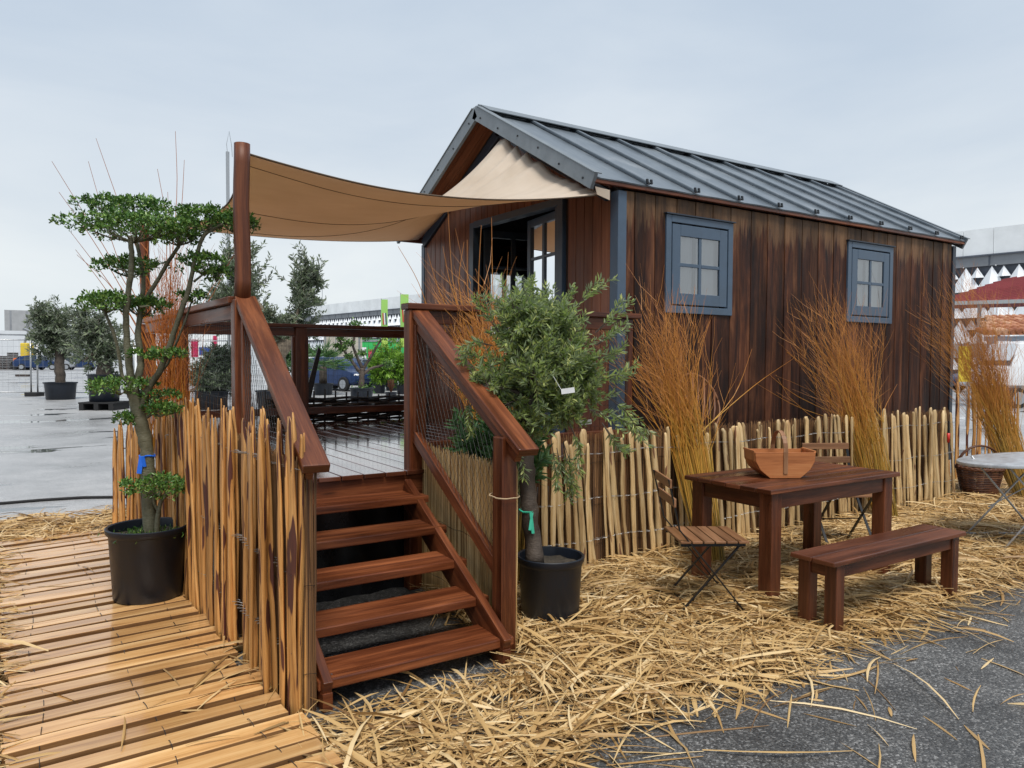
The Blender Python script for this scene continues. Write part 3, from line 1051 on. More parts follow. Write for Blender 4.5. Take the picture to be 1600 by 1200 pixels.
def rail_run(pts, par, z=RT):
    """posts at plan points already made elsewhere; top rail, sub rail, bottom rail and mesh between"""
    for a, b in zip(pts[:-1], pts[1:]):
        a3, b3 = V3((*a, 0)), V3((*b, 0)); d = (b3 - a3).normalized()
        a3 = a3 + d * .046; b3 = b3 - d * .046
        q = MB(); q.beam(a3 + V3((0, 0, z - .045)), b3 + V3((0, 0, z - .045)), .035, .085); q.build('sub_rail', M['red'], par, bevel=.004)
        q = MB(); q.beam(a3 + V3((0, 0, FLZ + .13)), b3 + V3((0, 0, FLZ + .13)), .035, .075); q.build('bottom_rail', M['red'], par, bevel=.004)
        for p, e in ((a3, d), (b3, -d)):
            q = MB(); c = p + e * .022
            q.beam(c + V3((0, 0, FLZ + .17)), c + V3((0, 0, z - .09)), .035, .04, d); q.build('side_batten', M['red'], par, bevel=.004)
        mesh_panel((a3 + d * .04)[:2], (b3 - d * .04)[:2], FLZ + .17, z - .09, FLZ + .17, z - .09, .052, par)


LX = 1.12
P1Y = 4.50
left_pts = [(LX, P1Y), (LX, 6.28), (LX, 8.07)]
back_pts = [(LX, 8.07), (2.62, 8.07), (4.06, 8.07)]
front_pts = [(SRX, 4.45), (4.10, 4.45)]
rail_run(left_pts, deck); rail_run(back_pts, deck); rail_run(front_pts, deck)
q = MB(); q.beam((LX, P1Y + .046, RT + .02), (LX, 8.00, RT + .02), .115, .04); q.build('top_rail', M['red'], deck, bevel=.006)
q = MB(); q.beam((LX + .05, 8.07, RT + .02), (4.10, 8.07, RT + .02), .115, .04); q.build('top_rail', M['red'], deck, bevel=.006)
q = MB(); q.beam((SRX - .06, 4.45, RT + .02), (4.10, 4.45, RT + .02), .115, .04); q.build('top_rail', M['red'], deck, bevel=.006)
post(LX, P1Y, RT + .02)
post(LX, 6.28, RT - .002); post(2.62, 8.07, RT - .002, w=.12); post(4.06, 8.07, RT - .002)
post(SRX, 4.45, RT - .002)
post(LX, 8.07, RT - .002)
# round sail poles standing on the posts
for (x_, y_, z_) in ((LX + .01, P1Y, 2.70), (LX, 8.07, 2.86)):
    q = MB()
    pts = [(x_ + .004 * sin(i), y_, RT + .02 + (z_ - RT - .02) * i / 8) for i in range(9)]
    q.tube(pts, [.046, .0455, .045, .046, .045, .0445, .045, .0445, .044], 24)
    q.build('sail_pole', M['red'], deck, smooth=True)

# ------------------------------------------------------------------ stairs
st = thing('wooden_staircase', 'five step reddish wooden staircase with sloping handrails leading up to the deck', 'stairs', (1.64, 3.1, 0))
TZ = [.125, .255, .388, .522, .655]
for i, z in enumerate(TZ):
    yf = 3.10 + .262 * i
    q = MB(); q.box(lx_(yf) + .045, rx_(yf) - .015, yf, yf + .245, z - .045, z)
    q.build('tread', M['red'], st, bevel=.006)
for fn, o_ in ((lx_, .075), (rx_, -.075)):
    q = MB(); q.beam((fn(3.09) + o_, 3.09, .055), (fn(4.38) + o_, 4.385, .655), .042, .17, (0, 0, 1)); q.build('stringer', M['red'], st, bevel=.004)
    q = MB(); q.box(fn(3.1) + o_ - .022, fn(3.1) + o_ + .022, 3.07, 3.16, 0, .08); q.build('stringer_foot', M['red'], st, bevel=.003)
HZ0, HZ1 = 1.82, 1.035
for fn, o_ in ((lx_, .025), (rx_, .035)):
    q = MB(); q.beam((fn(4.5) + o_, 4.50, HZ0 + .005), (fn(3.05) + o_, 3.05, HZ1), .115, .042); q.build('handrail', M['red'], st, bevel=.006)
    q = MB(); q.beam((fn(4.4) + .01, 4.40, HZ0 - .095), (fn(3.1) + .01, 3.10, HZ1 - .02), .036, .075); q.build('handrail_underpiece', M['red'], st, bevel=.004)
    post(fn(3.23), 3.23, 1.10, par=st)
    q = MB(); q.beam((fn(4.4), 4.40, 1.00), (fn(3.27), 3.27, .40), .04, .075); q.build('lower_rail', M['red'], st, bevel=.004)
    q = MB(); q.box(fn(4.38) - .018, fn(4.38) + .018, 4.36, 4.402, 1.02, 1.70); q.build('side_batten', M['red'], st, bevel=.003)
    mesh_panel((fn(4.36) - .01, 4.36), (fn(3.28) - .01, 3.28), 1.02, 1.66, .44, 1.06, .052, st, diag=True)

q = MB(); c_ = V3((rx_(3.23), 3.23, .80))
q.tube([c_ + V3((cos(a) * .066 * (1.15 if abs(sin(2 * a)) > .6 else 1), sin(a) * .066 * (1.15 if abs(sin(2 * a)) > .6 else 1), .004 * sin(a))) for a in np.linspace(0, 2 * pi, 33)], .0035, 5, cap=False)
q.build('rope_tie', M['rope'], st)
sc_ = MB()
for i, z in enumerate(TZ):
    yf = 3.10 + .262 * i
    for x_ in (lx_(yf) + .12, rx_(yf) - .075):
        for dy in (.05, .19):
            sc_.tube([(x_, yf + dy, z - .001), (x_, yf + dy, z + .0012)], .005, 8)
sc_.build('tread_screws', M['steel'], st, kind='stuff')

# ------------------------------------------------------------------ reed screens


def reed_screen(name, label, pts, h, mat, pitch=.0052, z0=.0, wires=(.2, .5, .8), parent=None, jit=.03, r=.0034, layers=1, group=None):
    P = [V3((*p, 0)) for p in pts]
    t = thing(name, label, 'reed screen', P[0], group)
    q = MB()
    for lay in range(layers):
        for a, b in zip(P[:-1], P[1:]):
            L = (b - a).length; d = (b - a) / L; n_ = V3((-d.y, d.x, 0))
            x_ = 0
            while x_ < L:
                o = n_ * (random.uniform(-.005, .005) + lay * .009)
                hh = h + random.gauss(0, jit * .5) - abs(random.gauss(0, jit * .4))
                lean = random.gauss(0, .010)
                p0 = a + d * x_ + o + V3((0, 0, z0)); p1 = p0 + d * lean + n_ * random.gauss(0, .006) + V3((0, 0, hh - z0))
                pm = (p0 + p1) / 2 + d * random.gauss(0, .004) + n_ * random.gauss(0, .004)
                rr = r * random.uniform(.6, 1.35)
                q.tube([p0, pm, p1], [rr, rr * .9, rr * .55], 3, var=min(1, max(0, random.gauss(.5, .28))), cap=False)
                x_ += pitch * random.uniform(.6, 1.4)
    q.build('reeds', mat, t, kind='stuff')
    w = MB()
    for z in wires:
        for sgn in (-1, 1):
            for a, b in zip(P[:-1], P[1:]):
                L = (b - a).length; d = (b - a) / L; n_ = V3((-d.y, d.x, 0)); k_ = max(2, int(L / .06))
                w.tube([a + d * (L * i / k_) + n_ * (sgn * .012 + (layers - 1) * .009 * (sgn > 0)) + V3((0, 0, z * h + .006 * sin(i * 1.3)))for i in range(k_ + 1)], .0013, 3, cap=False)
    w.build('binding_wire', M['darkwire'], t)
    return t


reed_screen('reed_screen', 'pale golden reed screen lining the right side of the staircase', [(rx_(4.46) + .056, 4.46), (rx_(3.3) + .056, 3.3), (rx_(3.2) + .054, 3.20)], .94, M['reed'], .0045, wires=(.15, .52), jit=.03, layers=2)
reed_screen('reed_screen', 'narrow brown reed screen wrapped round the left foot of the staircase', [(lx_(4.4) - .07, 4.4), (lx_(3.2) - .065, 3.2), (lx_(3.1) - .04, 3.13), (lx_(3.1) + .040, 3.115)], 1.07, M['brush'], .004, wires=(.15, .5), jit=.02, layers=2)
reed_screen('brushwood_screen', 'long brown brushwood screen behind the pale stakes of the cabin fence', [(2.30, 4.235), (5.4, 4.25), (8.48, 4.27)], .955, M['brush'], .0052, wires=(.16, .46, .78), jit=.03, layers=2)
# reed mat along the back of the deck
reed_screen('reed_screen', 'low brown reed mat at the back left of the deck behind the railing', [(1.2, 8.22), (2.55, 8.22)], 1.10, M['brush'], .008, z0=.6, wires=(.8,), jit=.06)


# ------------------------------------------------------------------ split stake fences
def make_picket(h, w, blunt=False):
    """one split chestnut stake with a pointed top, standing at the origin"""
    q = MB()
    n_ = 7; seg = 7
    ax = 0; ay = 0
    prof = [random.uniform(.62, 1.15) for _ in range(n_)]
    o = 0
    dx = random.gauss(0, .004); cur = 0
    rings = []
    zt = h - (random.uniform(.03, .055) if blunt else random.uniform(.07, .13))
    zs = [zt * i / (seg - 1) for i in range(seg)] + [h - (.010 if blunt else .018), h]
    for i, z in enumerate(zs):
        k_ = 1.0 + .16 * sin(i * 1.7 + prof[0] * 9)
        if i == len(zs) - 2: k_ = .72 if blunt else .48
        if i == len(zs) - 1: k_ = .42 if blunt else .26
        if i == 0: k_ = .9
        cur += random.gauss(0, .0062)
        for j in range(n_):
            a = 2 * pi * j / n_
            rg_ = random.uniform(.90, 1.10); rx = w / 2 * k_ * prof[j] * rg_; ry = w * .30 * k_ * prof[j] * rg_
            q.v.append((cur + cos(a) * rx, sin(a) * ry * (1 if sin(a) < 0 else .6), z)); q.var.append(.5)
    u0 = random.random() * 9
    for i in range(len(zs) - 1):
        for j in range(n_):
            j2 = (j + 1) % n_
            q.f.append([i * n_ + j, i * n_ + j2, (i + 1) * n_ + j2, (i + 1) * n_ + j])
            va, vb = j / n_ * w * 2.6, (j + 1) / n_ * w * 2.6
            q.uv.append([(u0 + zs[i], va), (u0 + zs[i], vb), (u0 + zs[i + 1], vb), (u0 + zs[i + 1], va)])
    q.f.append([(len(zs) - 1) * n_ + j for j in range(n_)]); q.uv.append([(0, 0)] * n_)
    me = q.build('stake', M['picket'])
    d = me.data
    bpy.data.objects.remove(me)
    d.polygons.foreach_set('use_smooth', [True] * len(d.polygons))
    return d


def fence(name, label, path, meshes, spacing, lean, hs=1.0, wires=(.2, .8), doubles=.0, jy=.012, gaps=(), group=None, skip=()):
    P = [V3((*p[:2], 0)) for p in path]; HH = [p[2] for p in path]
    t = thing(name, label, 'fence', P[0], group)
    s_ = 0; tot = sum((b - a).length for a, b in zip(P[:-1], P[1:]))

    def pos(s_):
        for a, b, ha, hb in zip(P[:-1], P[1:], HH[:-1], HH[1:]):
            L = (b - a).length
            if s_ <= L:
                return a + (b - a) * (s_ / L), (b - a) / L, ha + (hb - ha) * s_ / L
            s_ -= L
        return b, (b - a) / L, hb
    while s_ < tot:
        p, d, h = pos(s_)
        if not any(a <= s_ <= b for a, b in skip):
            for kk in range(2 if random.random() < doubles else 1):
                me = random.choice(meshes)
                o = bpy.data.objects.new('stake', me); COL.objects.link(o); o.parent = t
                n_ = V3((d.y, -d.x, 0))
                o.location = p - P[0] + n_ * (random.gauss(0, jy) - kk * .02) + d * random.gauss(0, .008)
                sc = h * hs / 1.0 * random.uniform(.94, 1.06)
                o.scale = (random.uniform(.85, 1.2), random.uniform(.85, 1.15), sc)
                o.rotation_euler = (random.gauss(0, .012), random.gauss(lean, .024), atan2(d.y, d.x) + random.choice((0, pi)) * 0 + random.gauss(0, .25))
        s_ += spacing * random.uniform(.7, 1.35)
    w = MB()
    for z in wires:
        for ph in (0, pi):
            pts_ = []; s_ = 0; i = 0
            while s_ < tot:
                p, d, h = pos(s_); n_ = V3((d.y, -d.x, 0))
                pts_.append(p + n_ * (.021 * cos(i * pi / 2 + ph) * (1 if cos(i * pi / 2 + ph) > 0 else .9) + .003) + V3((0, 0, z * h + .008 * sin(i * .31 + z * 7) + .004 * sin(i * pi / 2 + ph))))
                s_ += spacing * .5; i += 1
            w.tube(pts_, .0016, 4, cap=False)
    w.build('twisted_wire', M['steel'], t)
    return t


pk = [make_picket(1.0, random.uniform(.044, .070)) for _ in range(20)]
pkp = []
for _ in range(16):
    d = make_picket(1.0, random.uniform(.040, .062), True); d.materials.clear(); d.materials.append(M['pale']); pkp.append(d)
fence('stake_fence', 'close set orange chestnut stake fence along the left side of the staircase and deck',
      [(.98, 3.10, 1.20), (.93, 4.2, 1.20), (.91, 5.0, 1.20), (.88, 5.75, 1.08)], pk, .044, 0.02, doubles=.6, wires=(.22, .5, .86), jy=.016)
fence('stake_fence', 'lower orange stake fence beyond the willow bundle at the far end of the slatted walkway',
      [(.88, 6.05, .95), (.76, 7.05, .93)], pk, .050, .0, doubles=.5, wires=(.3, .8))
fence('stake_fence', 'long fence of pale chestnut stakes in front of the cabin wall', [(2.32, 4.195, .93), (3.6, 4.19, .96), (5.5, 4.20, .96), (8.5, 4.22, .97)], pkp, .070, -.085, wires=(.22, .52, .86), jy=.006)
fence('stake_fence', 'taller loosely set brown stake fence beyond the cabin corner behind the wicker basket', [(9.62, 4.85, 1.35), (10.1, 4.82, 1.2), (11.4, 4.8, 1.1)], pk, .11, .01, wires=(.3, .75), jy=.03)

# ------------------------------------------------------------------ slatted walkway
walk = thing('slatted_walkway', 'roll out walkway of pale wet wooden slats beside the left stake fence', 'walkway', (.45, 4.8, 0))
y_ = 2.35
slz = .034
while y_ < 7.12:
    t_ = max(0, (y_ - 2.4) / 4.7)
    w = random.uniform(.078, .106)
    ang = .03 + .13 * t_ ** 1.3 + random.gauss(0, .006)
    xa = -.03 - .03 * t_ + random.gauss(0, .018); xb = .985 - .17 * t_ + random.gauss(0, .022)
    yc = y_
    th = random.uniform(.030, .042)
    za = random.gauss(0, .003); zb = random.gauss(0, .003)
    q = MB(); L = xb - xa
    q.beam((xa, yc - ang * L * .5, .012 + th / 2 + za), (xb, yc + ang * L * .5, .012 + th / 2 + zb), w, th)
    o = q.build('slat', M['slat'], walk, bevel=.003)
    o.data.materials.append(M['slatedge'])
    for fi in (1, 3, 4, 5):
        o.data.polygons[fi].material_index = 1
    y_ += w + random.uniform(.018, .042)
q = MB()
for fx in (.13, .52, .86):
    pts_ = []; y_ = 2.35; i = 0
    while y_ < 7.1:
        t_ = max(0, (y_ - 2.4) / 4.7)
        x_ = -.03 + fx * (1.0 - .2 * t_) + .018 * sin(y_ * 5.1 + fx * 9)
        pts_.append((x_, y_ + (.03 + .13 * t_) * (x_ - .47), .050 - (.020 if i % 3 == 2 else 0))); y_ += .045; i += 1
    q.tube(pts_, .0016, 4, cap=False)
q.build('binding_wire', M['darkwire'], walk)

# ------------------------------------------------------------------ straw litter


def lerp_poly(poly, x):
    for (xa, ya), (xb, yb) in zip(poly[:-1], poly[1:]):
        if xa <= x <= xb:
            return ya + (yb - ya) * (x - xa) / (xb - xa)
    return poly[0][1] if x < poly[0][0] else poly[-1][1]


EDGE = [(-1, 1.6), (1.2, 1.7), (1.7, 2.05), (2.1, 2.30), (2.4, 2.42), (2.8, 2.2), (3.12, 2.14), (3.44, 2.36), (4.1, 2.25), (4.6, 2.42), (5.5, 2.38), (7, 2.3), (9, 2.6), (13, 2.4)]


def noise2(x, y):
    return (sin(x * 3.1 + 1.7 * sin(y * 2.3)) + sin(y * 4.3 + 1.3 * sin(x * 3.7)) + .6 * sin(x * 9.1 + y * 7.7)) / 2.6


def straw_density(x, y):
    if -.9 < x < 1.0 and 7.0 < y < 8.0 + .1 * sin(x * 9):
        return 1.0 if y > 7.16 else .4
    if x < -.06 and 2.0 < y < 7.2 and x > -.7:
        return .85
    if -.7 < x < .93 and y > 2.2:
        return .004 if y < 3.8 else .0012
    if x > 8.55 and y > 4.2:
        return .5 if (x < 11 and y < 5) else 0
    if y > 4.18 or x < -.7:
        return 0
    if .95 < x < 2.12 and y > 3.05:
        return .0
    if 1.0 < x < 2.15 and y > 2.93:
        return .25
    ey = lerp_poly(EDGE, x) + .10 * noise2(x * 1.7, y)
    dd = y - ey
    if dd > .18:
        b = .86 + .30 * noise2(x, y) - (.30 if noise2(x * 2.3 + 4, y * 2.6) < -.55 else 0)
        if x < 2.2 and y < 3.0: b -= .12
        return b
    if dd > 0:
        return .35 + dd / .18 * .5
    if dd > -.5:
        return .10 * (1 + dd / .5) ** 2 + .012
    if y > -.5:
        return .009
    return 0


def make_straw(N, seed):
    rg = np.random.default_rng(seed)
    xs = []; ys = []
    while len(xs) < N:
        # sample denser near the camera
        x = rg.uniform(-.9, 11.5); y = rg.uniform(.9, 8.1)
        dep = .552 * x + .834 * y
        if dep < 1.6: continue
        if rg.random() > min(1, (4.6 / dep) ** 1.1): continue
        if rg.random() < straw_density(x, y):
            xs.append(x); ys.append(y)
    xs = np.array(xs); ys = np.array(ys)
    Lh = rg.gamma(2.8, .098, N).clip(.05, .80)
    Lh = Lh.clip(.04, .58)
    wd = rg.uniform(.0045, .0175, N) * np.where(rg.random(N) < .06, 1.5, 1)
    # local combing direction plus scatter
    base = np.sin(xs * 1.9 + ys * 1.1) * .9 + np.cos(ys * 2.7 - xs) * .6
    th = base + rg.normal(0, .95, N)
    dens = np.array([straw_density(a, b) for a, b in zip(xs, ys)])
    bare = (ys < 7.1) & (xs < .93) & (xs > -.05)
    hmax = .02 + .055 * dens.clip(0, 1) ** 2
    z = rg.uniform(0.003, 1, N) * hmax * np.where(dens < .2, .15, 1)
    z = np.where(bare & (ys > 2.2), z + .046, z)
    pitch = rg.normal(0, .10, N) * (dens > .3)
    curv = rg.normal(0, .85, N) * Lh * np.where(rg.random(N) < .15, 2, 1)
    droop = rg.uniform(-.02, .045, N) * Lh * 2
    roll = rg.normal(0, .5, N)
    S = 4
    V = np.zeros((N, (S + 1) * 3, 3))
    for i in range(S + 1):
        t = i / S - .5
        a = th + curv * t
        cx = xs + np.cos(th + curv * t * .5) * Lh * t
        cy = ys + np.sin(th + curv * t * .5) * Lh * t
        cz = z + np.sin(pitch) * Lh * t - droop * (2 * t) ** 2 + droop
        cz = np.maximum(cz, .004 + np.where(bare & (ys > 2.2), .044, 0))
        taper = (1 - abs(2 * t) ** 3 * .75)
        hw = wd * taper / 2
        sx, sy = -np.sin(a), np.cos(a)
        rr = roll + t * rg.normal(0, .8, N)
        for j, off in enumerate((-1, 0, 1)):
            V[:, i * 3 + j, 0] = cx + sx * hw * off * np.cos(rr)
            V[:, i * 3 + j, 1] = cy + sy * hw * off * np.cos(rr)
            V[:, i * 3 + j, 2] = np.maximum(cz + hw * off * np.sin(rr) + (wd * .18 if off == 0 else 0), .002)
    F = []
    for i in range(S):
        for j in range(2):
            F.append([i * 3 + j, i * 3 + j + 1, (i + 1) * 3 + j + 1, (i + 1) * 3 + j])
    F = np.array(F)
    FF = (F[None] + (np.arange(N) * (S + 1) * 3)[:, None, None]).reshape(-1, 4)
    var = rg.beta(2.6, 2.0, N)
    return V.reshape(-1, 3), FF, np.repeat(var, (S + 1) * 3)


Vs, Fs, vs = make_straw(24000, 5)
so_ = np_mesh('straw_litter', Vs, Fs, M['straw'], var=vs, kind='stuff')
so_['label'] = 'dry golden straw and reed leaves strewn thickly over the asphalt'
so_['category'] = 'straw'
# matted lower layer so the ground does not show everywhere
Vs, Fs, vs = make_straw(9000, 9)
Vs[:, 2] = Vs[:, 2] * .25 + .001 + np.where((Vs[:, 0] < .93) & (Vs[:, 1] < 7.1) & (Vs[:, 1] > 2.2) & (Vs[:, 0] > -.05), .035, 0)
M['strawdark'] = mk_var('damp_matted_straw', [(0, (.12, .065, .025)), (.5, (.27, .165, .065)), (1, (.45, .31, .14))], .55)
so_ = np_mesh('matted_straw', Vs, Fs, M['strawdark'], var=vs, kind='stuff')
so_['label'] = 'damp darker straw matted down beneath the loose straw'
so_['category'] = 'straw'


# ------------------------------------------------------------------ willow bundles
def willow(label, foot, waist, top, n, spread, mat, whips=(), tie=True, rbase=.075, twig=.55, seed=1, flare=None):
    rs = random.Random(seed)
    foot, waist, top = V3(foot), V3(waist), V3(top)
    t = thing('willow_bundle', label, 'willow bundle', foot, 'bundles of orange willow rods')
    q = MB()
    ax = (top - waist).normalized()
    s1_ = ax.cross(V3((.5535, .8326, 0))).normalized(); s2_ = ax.cross(s1_)
    base_h = (top - waist).length
    for i in range(n):
        a = rs.uniform(0, 2 * pi); r = sqrt(rs.random())
        o0 = s1_ * cos(a) * r * rbase * 1.5 + s2_ * sin(a) * r * rbase * 1.2
        ow = s1_ * cos(a + .6) * r * rbase * 2.3 + s2_ * sin(a + .6) * r * rbase * 1.0
        # fan out: every rod has its own direction above the waist
        fx = max(-1.6, min(1.6, rs.gauss(0, .50) + cos(a + .6) * r * .35)); fy = rs.gauss(0, .35)
        ll = rs.betavariate(2.6, 1.8) * 1.05 + .16
        p0 = foot + o0; p1 = waist + ow
        p0.z = max(p0.z, .01)
        out = s1_ * (fx * spread) + s2_ * (fy * spread * .6)
        p4 = waist + (top - waist) * (ll * (1 - .10 * abs(fx))) + out * ll + V3((0, 0, -.05 * fx * fx * spread))
        pts_ = []
        K = 9
        bow = out * rs.uniform(-.22, .10) + s1_ * rs.gauss(0, .02) + s2_ * rs.gauss(0, .02)
        bow2 = s1_ * rs.gauss(0, .012) + s2_ * rs.gauss(0, .012)
        for k_ in range(K + 1):
            u = k_ / K
            if u < .3:
                w_ = u / .3; p = p0.lerp(p1, w_)
            else:
                w_ = (u - .3) / .7
                p = p1.lerp(p4, w_) + (p1 - p0).normalized() * .18 * w_ * (1 - w_) + bow * sin(pi * w_) + bow2 * sin(3 * pi * w_)
            pts_.append(p + V3((rs.gauss(0, .003), rs.gauss(0, .003), 0)))
        r0 = rs.uniform(.0018, .0038)
        v0 = rs.uniform(0, .42)
        q.tube(pts_, [r0 * (1 - .74 * k_ / K) for k_ in range(K + 1)], 4, var=v0, var1=min(1, v0 + .75), cap=False)
        for b in range(rs.choice((2, 3, 4)) if rs.random() < twig + .3 else 0):
            k_ = rs.randint(4, K - 1)
            base = pts_[k_].lerp(pts_[k_ + 1], rs.random()); dd = (pts_[k_ + 1] - pts_[k_]).normalized()
            ln = rs.uniform(.10, .38)
            sv = (s1_ * rs.choice((-1, 1)) * rs.uniform(.2, .65) + s2_ * rs.gauss(0, .2))
            tip = base + (dd + sv).normalized() * ln
            q.tube([base, base.lerp(tip, .5) + sv * ln * .06, tip + dd * ln * .10], [.0015, .0011, .0006], 3, var=.7, var1=1, cap=False)
    for wp in whips:
        pts0 = [V3(p) for p in wp]
        pts_ = []
        for k_ in range(len(pts0) - 1):
            for j in range(4):
                pts_.append(pts0[k_].lerp(pts0[k_ + 1], j / 4))
        pts_.append(pts0[-1])
        # smooth
        for _ in range(2):
            pts_ = [pts_[0]] + [(pts_[i - 1] + pts_[i] * 2 + pts_[i + 1]) / 4 for i in range(1, len(pts_) - 1)] + [pts_[-1]]
        q.tube(pts_, [.0042 * (1 - .7 * i / len(pts_)) for i in range(len(pts_))], 4, var=.3, var1=1, cap=False)
    q.build('rods', mat, t, kind='stuff')
    if tie:
        d = MB(); c = foot.lerp(waist, .62)
        axx = (waist - foot).normalized()
        sx = axx.cross(V3((0, 1, 0))).normalized(); sy = axx.cross(sx)
        for off in (0, .012):
            d.tube([c + axx * off + sx * cos(2 * pi * k_ / 18) * rbase * 1.12 + sy * sin(2 * pi * k_ / 18) * rbase * 1.0 for k_ in range(19)], .004, 5, cap=False)
        d.build('tie', M['rope'], t, smooth=True)
    return t


willow('orange willow bundle leaning on the stake fence behind the folding chair and left table leg', (4.17, 3.70, 0), (4.36, 4.10, .74), (4.30, 4.45, 1.86), 205, .46, M['willow'], seed=3, rbase=.065, tie=False,
       whips=[[(4.37, 4.1, .86), at(1150, 620, 6.6), at(1175, 545, 6.7)], [(4.37, 4.1, .86), at(980, 590, 6.0), at(935, 500, 5.9)], [(4.4, 4.1, .9), at(1090, 560, 6.3), at(1110, 500, 6.4)],
              [(4.4, 4.1, .9), at(1050, 520, 6.3), at(1060, 450, 6.4)], [(4.4, 4.1, .9), at(1180, 600, 6.5), at(1240, 560, 6.5)]])
willow('orange willow bundle leaning on the stake fence between the two blue windows, behind the table', (6.74, 3.93, 0), (6.72, 4.10, .64), (6.56, 4.50, 1.98), 205, .54, M['willow'], seed=5, rbase=.075, tie=False,
       whips=[[(6.95, 4.12, .8), at(1240, 620, 7.8), at(1175, 560, 7.6)], [(6.95, 4.12, .8), at(1250, 640, 7.8), at(1180, 598, 7.5)], [(6.95, 4.1, .9), at(1240, 560, 7.9), at(1165, 495, 7.8)],
              [(6.95, 4.1, .9), at(1360, 630, 8.3), at(1365, 570, 8.4)], [(6.95, 4.1, .9), at(1380, 640, 8.3), at(1402, 600, 8.4)], [(6.95, 4.1, .9), at(1290, 520, 8.2), at(1283, 445, 8.2)]])
willow('orange willow bundle tied with string at the far right cabin corner beside the wicker basket', (9.12, 3.75, 0), (9.12, 3.98, .60), (8.95, 4.40, 2.22), 430, .56, M['willow'], seed=8, rbase=.085,
       whips=[[(9.1, 4, .62), at(1500, 560, 9.5), at(1470, 500, 9.5)], [(9.1, 4, .62), at(1485, 545, 9.5), at(1418, 505, 9.3)], [(9.1, 4, .62), at(1560, 520, 9.8), at(1530, 440, 9.9)], [(9.1, 4, .62), at(1470, 590, 9.4), at(1445, 560, 9.3)]])
D0 = 6.25
willow('tall red willow bundle with long bare whips standing behind the cloud pruned tree', (.96, 5.95, 0), (1.0, 6.0, .85), at(262, 400, D0), 185, .20, M['willowred'], seed=12, rbase=.075, tie=False,
       whips=[[(1.0, 6, .85), at(250, 480, D0), at(190, 330, D0), at(150, 216, D0)], [(1.0, 6, .85), at(240, 520, D0), at(160, 380, D0), at(81, 252, D0)],
              [(1, 6, .85), at(262, 480, D0), at(278, 300, D0), at(274, 205, D0)], [(1, 6, .85), at(265, 480, D0), at(284, 330, D0), at(288, 250, D0)],
              [(1, 6, .85), at(258, 500, D0), at(262, 350, D0), at(246, 264, D0)], [(1, 6, .85), at(240, 520, D0), at(180, 400, D0), at(138, 252, D0)],
              [(1, 6, .85), at(235, 540, D0), at(170, 440, D0), at(110, 362, D0)], [(1, 6, .85), at(235, 560, D0), at(165, 450, D0), at(118, 390, D0)],
              [(1, 6, .85), at(240, 560, D0), at(180, 450, D0), at(120, 398, D0)], [(1, 6, .85), at(240, 540, D0), at(150, 380, D0), at(92, 300, D0)],
              [(1, 6, .85), at(268, 540, D0), at(275, 470, D0), at(293, 385, D0)], [(1, 6, .85), at(262, 540, D0), at(268, 430, D0), at(262, 300, D0)],
              [(1, 6, .85), at(280, 540, D0), at(330, 450, D0 + .1), at(385, 372, D0 + .2)], [(1, 6, .85), at(270, 540, D0), at(330, 470, D0), at(402, 320, D0)]])
DG = 5.15
willow('orange willow bundle standing in the corner between the staircase and the cabin gable', (2.72, 4.12, 0), (2.68, 4.15, 1.0), at(720, 470, DG), 190, .26, M['willow'], seed=21, rbase=.10, tie=False,
       whips=[[(2.7, 4.15, 1.1), at(708, 470, DG), at(700, 330, DG)], [(2.7, 4.15, 1.1), at(730, 480, DG), at(730, 375, DG)], [(2.7, 4.15, 1.1), at(745, 480, DG), at(752, 352, DG)],
              [(2.7, 4.15, 1.1), at(690, 470, DG), at(668, 395, DG)], [(2.7, 4.15, 1.1), at(680, 520, DG), at(655, 440, DG), at(622, 385, DG)], [(2.7, 4.15, 1.1), at(770, 480, DG), at(768, 340, DG)],
              [(2.7, 4.15, 1.1), at(706, 460, DG), at(692, 385, DG)], [(2.7, 4.15, 1.1), at(712, 460, DG), at(725, 378, DG)]])

# ------------------------------------------------------------------ leaves


def leaf_arrays(B, D, L, W, rg, fold=.25, up=None):
    """B base points, D unit directions; returns verts, faces (two triangles per half) with random roll"""
    N = len(B)
    rnd = rg.normal(size=(N, 3))
    if up is not None:
        rnd = rnd * .6 + np.array(up)
    S = np.cross(D, rnd); S /= np.linalg.norm(S, axis=1)[:, None] + 1e-9
    Nn = np.cross(S, D)
    V = np.zeros((N, 6, 3))
    curl = rg.normal(0, .10, N)[:, None] * L[:, None]
    V[:, 0] = B
    V[:, 1] = B + D * (L * .33)[:, None] + S * (W / 2)[:, None] + Nn * (W * fold)[:, None]
    V[:, 2] = B + D * (L * .70)[:, None] + S * (W * .38)[:, None] + Nn * (W * fold)[:, None] + Nn * curl * .4
    V[:, 3] = B + D * L[:, None] + Nn * curl
    V[:, 4] = B + D * (L * .70)[:, None] - S * (W * .38)[:, None] + Nn * (W * fold)[:, None] + Nn * curl * .4
    V[:, 5] = B + D * (L * .33)[:, None] - S * (W / 2)[:, None] + Nn * (W * fold)[:, None]
    F = np.array([[0, 1, 2, 3], [0, 3, 4, 5]])
    FF = (F[None] + (np.arange(N) * 6)[:, None, None]).reshape(-1, 4)
    return V.reshape(-1, 3), FF


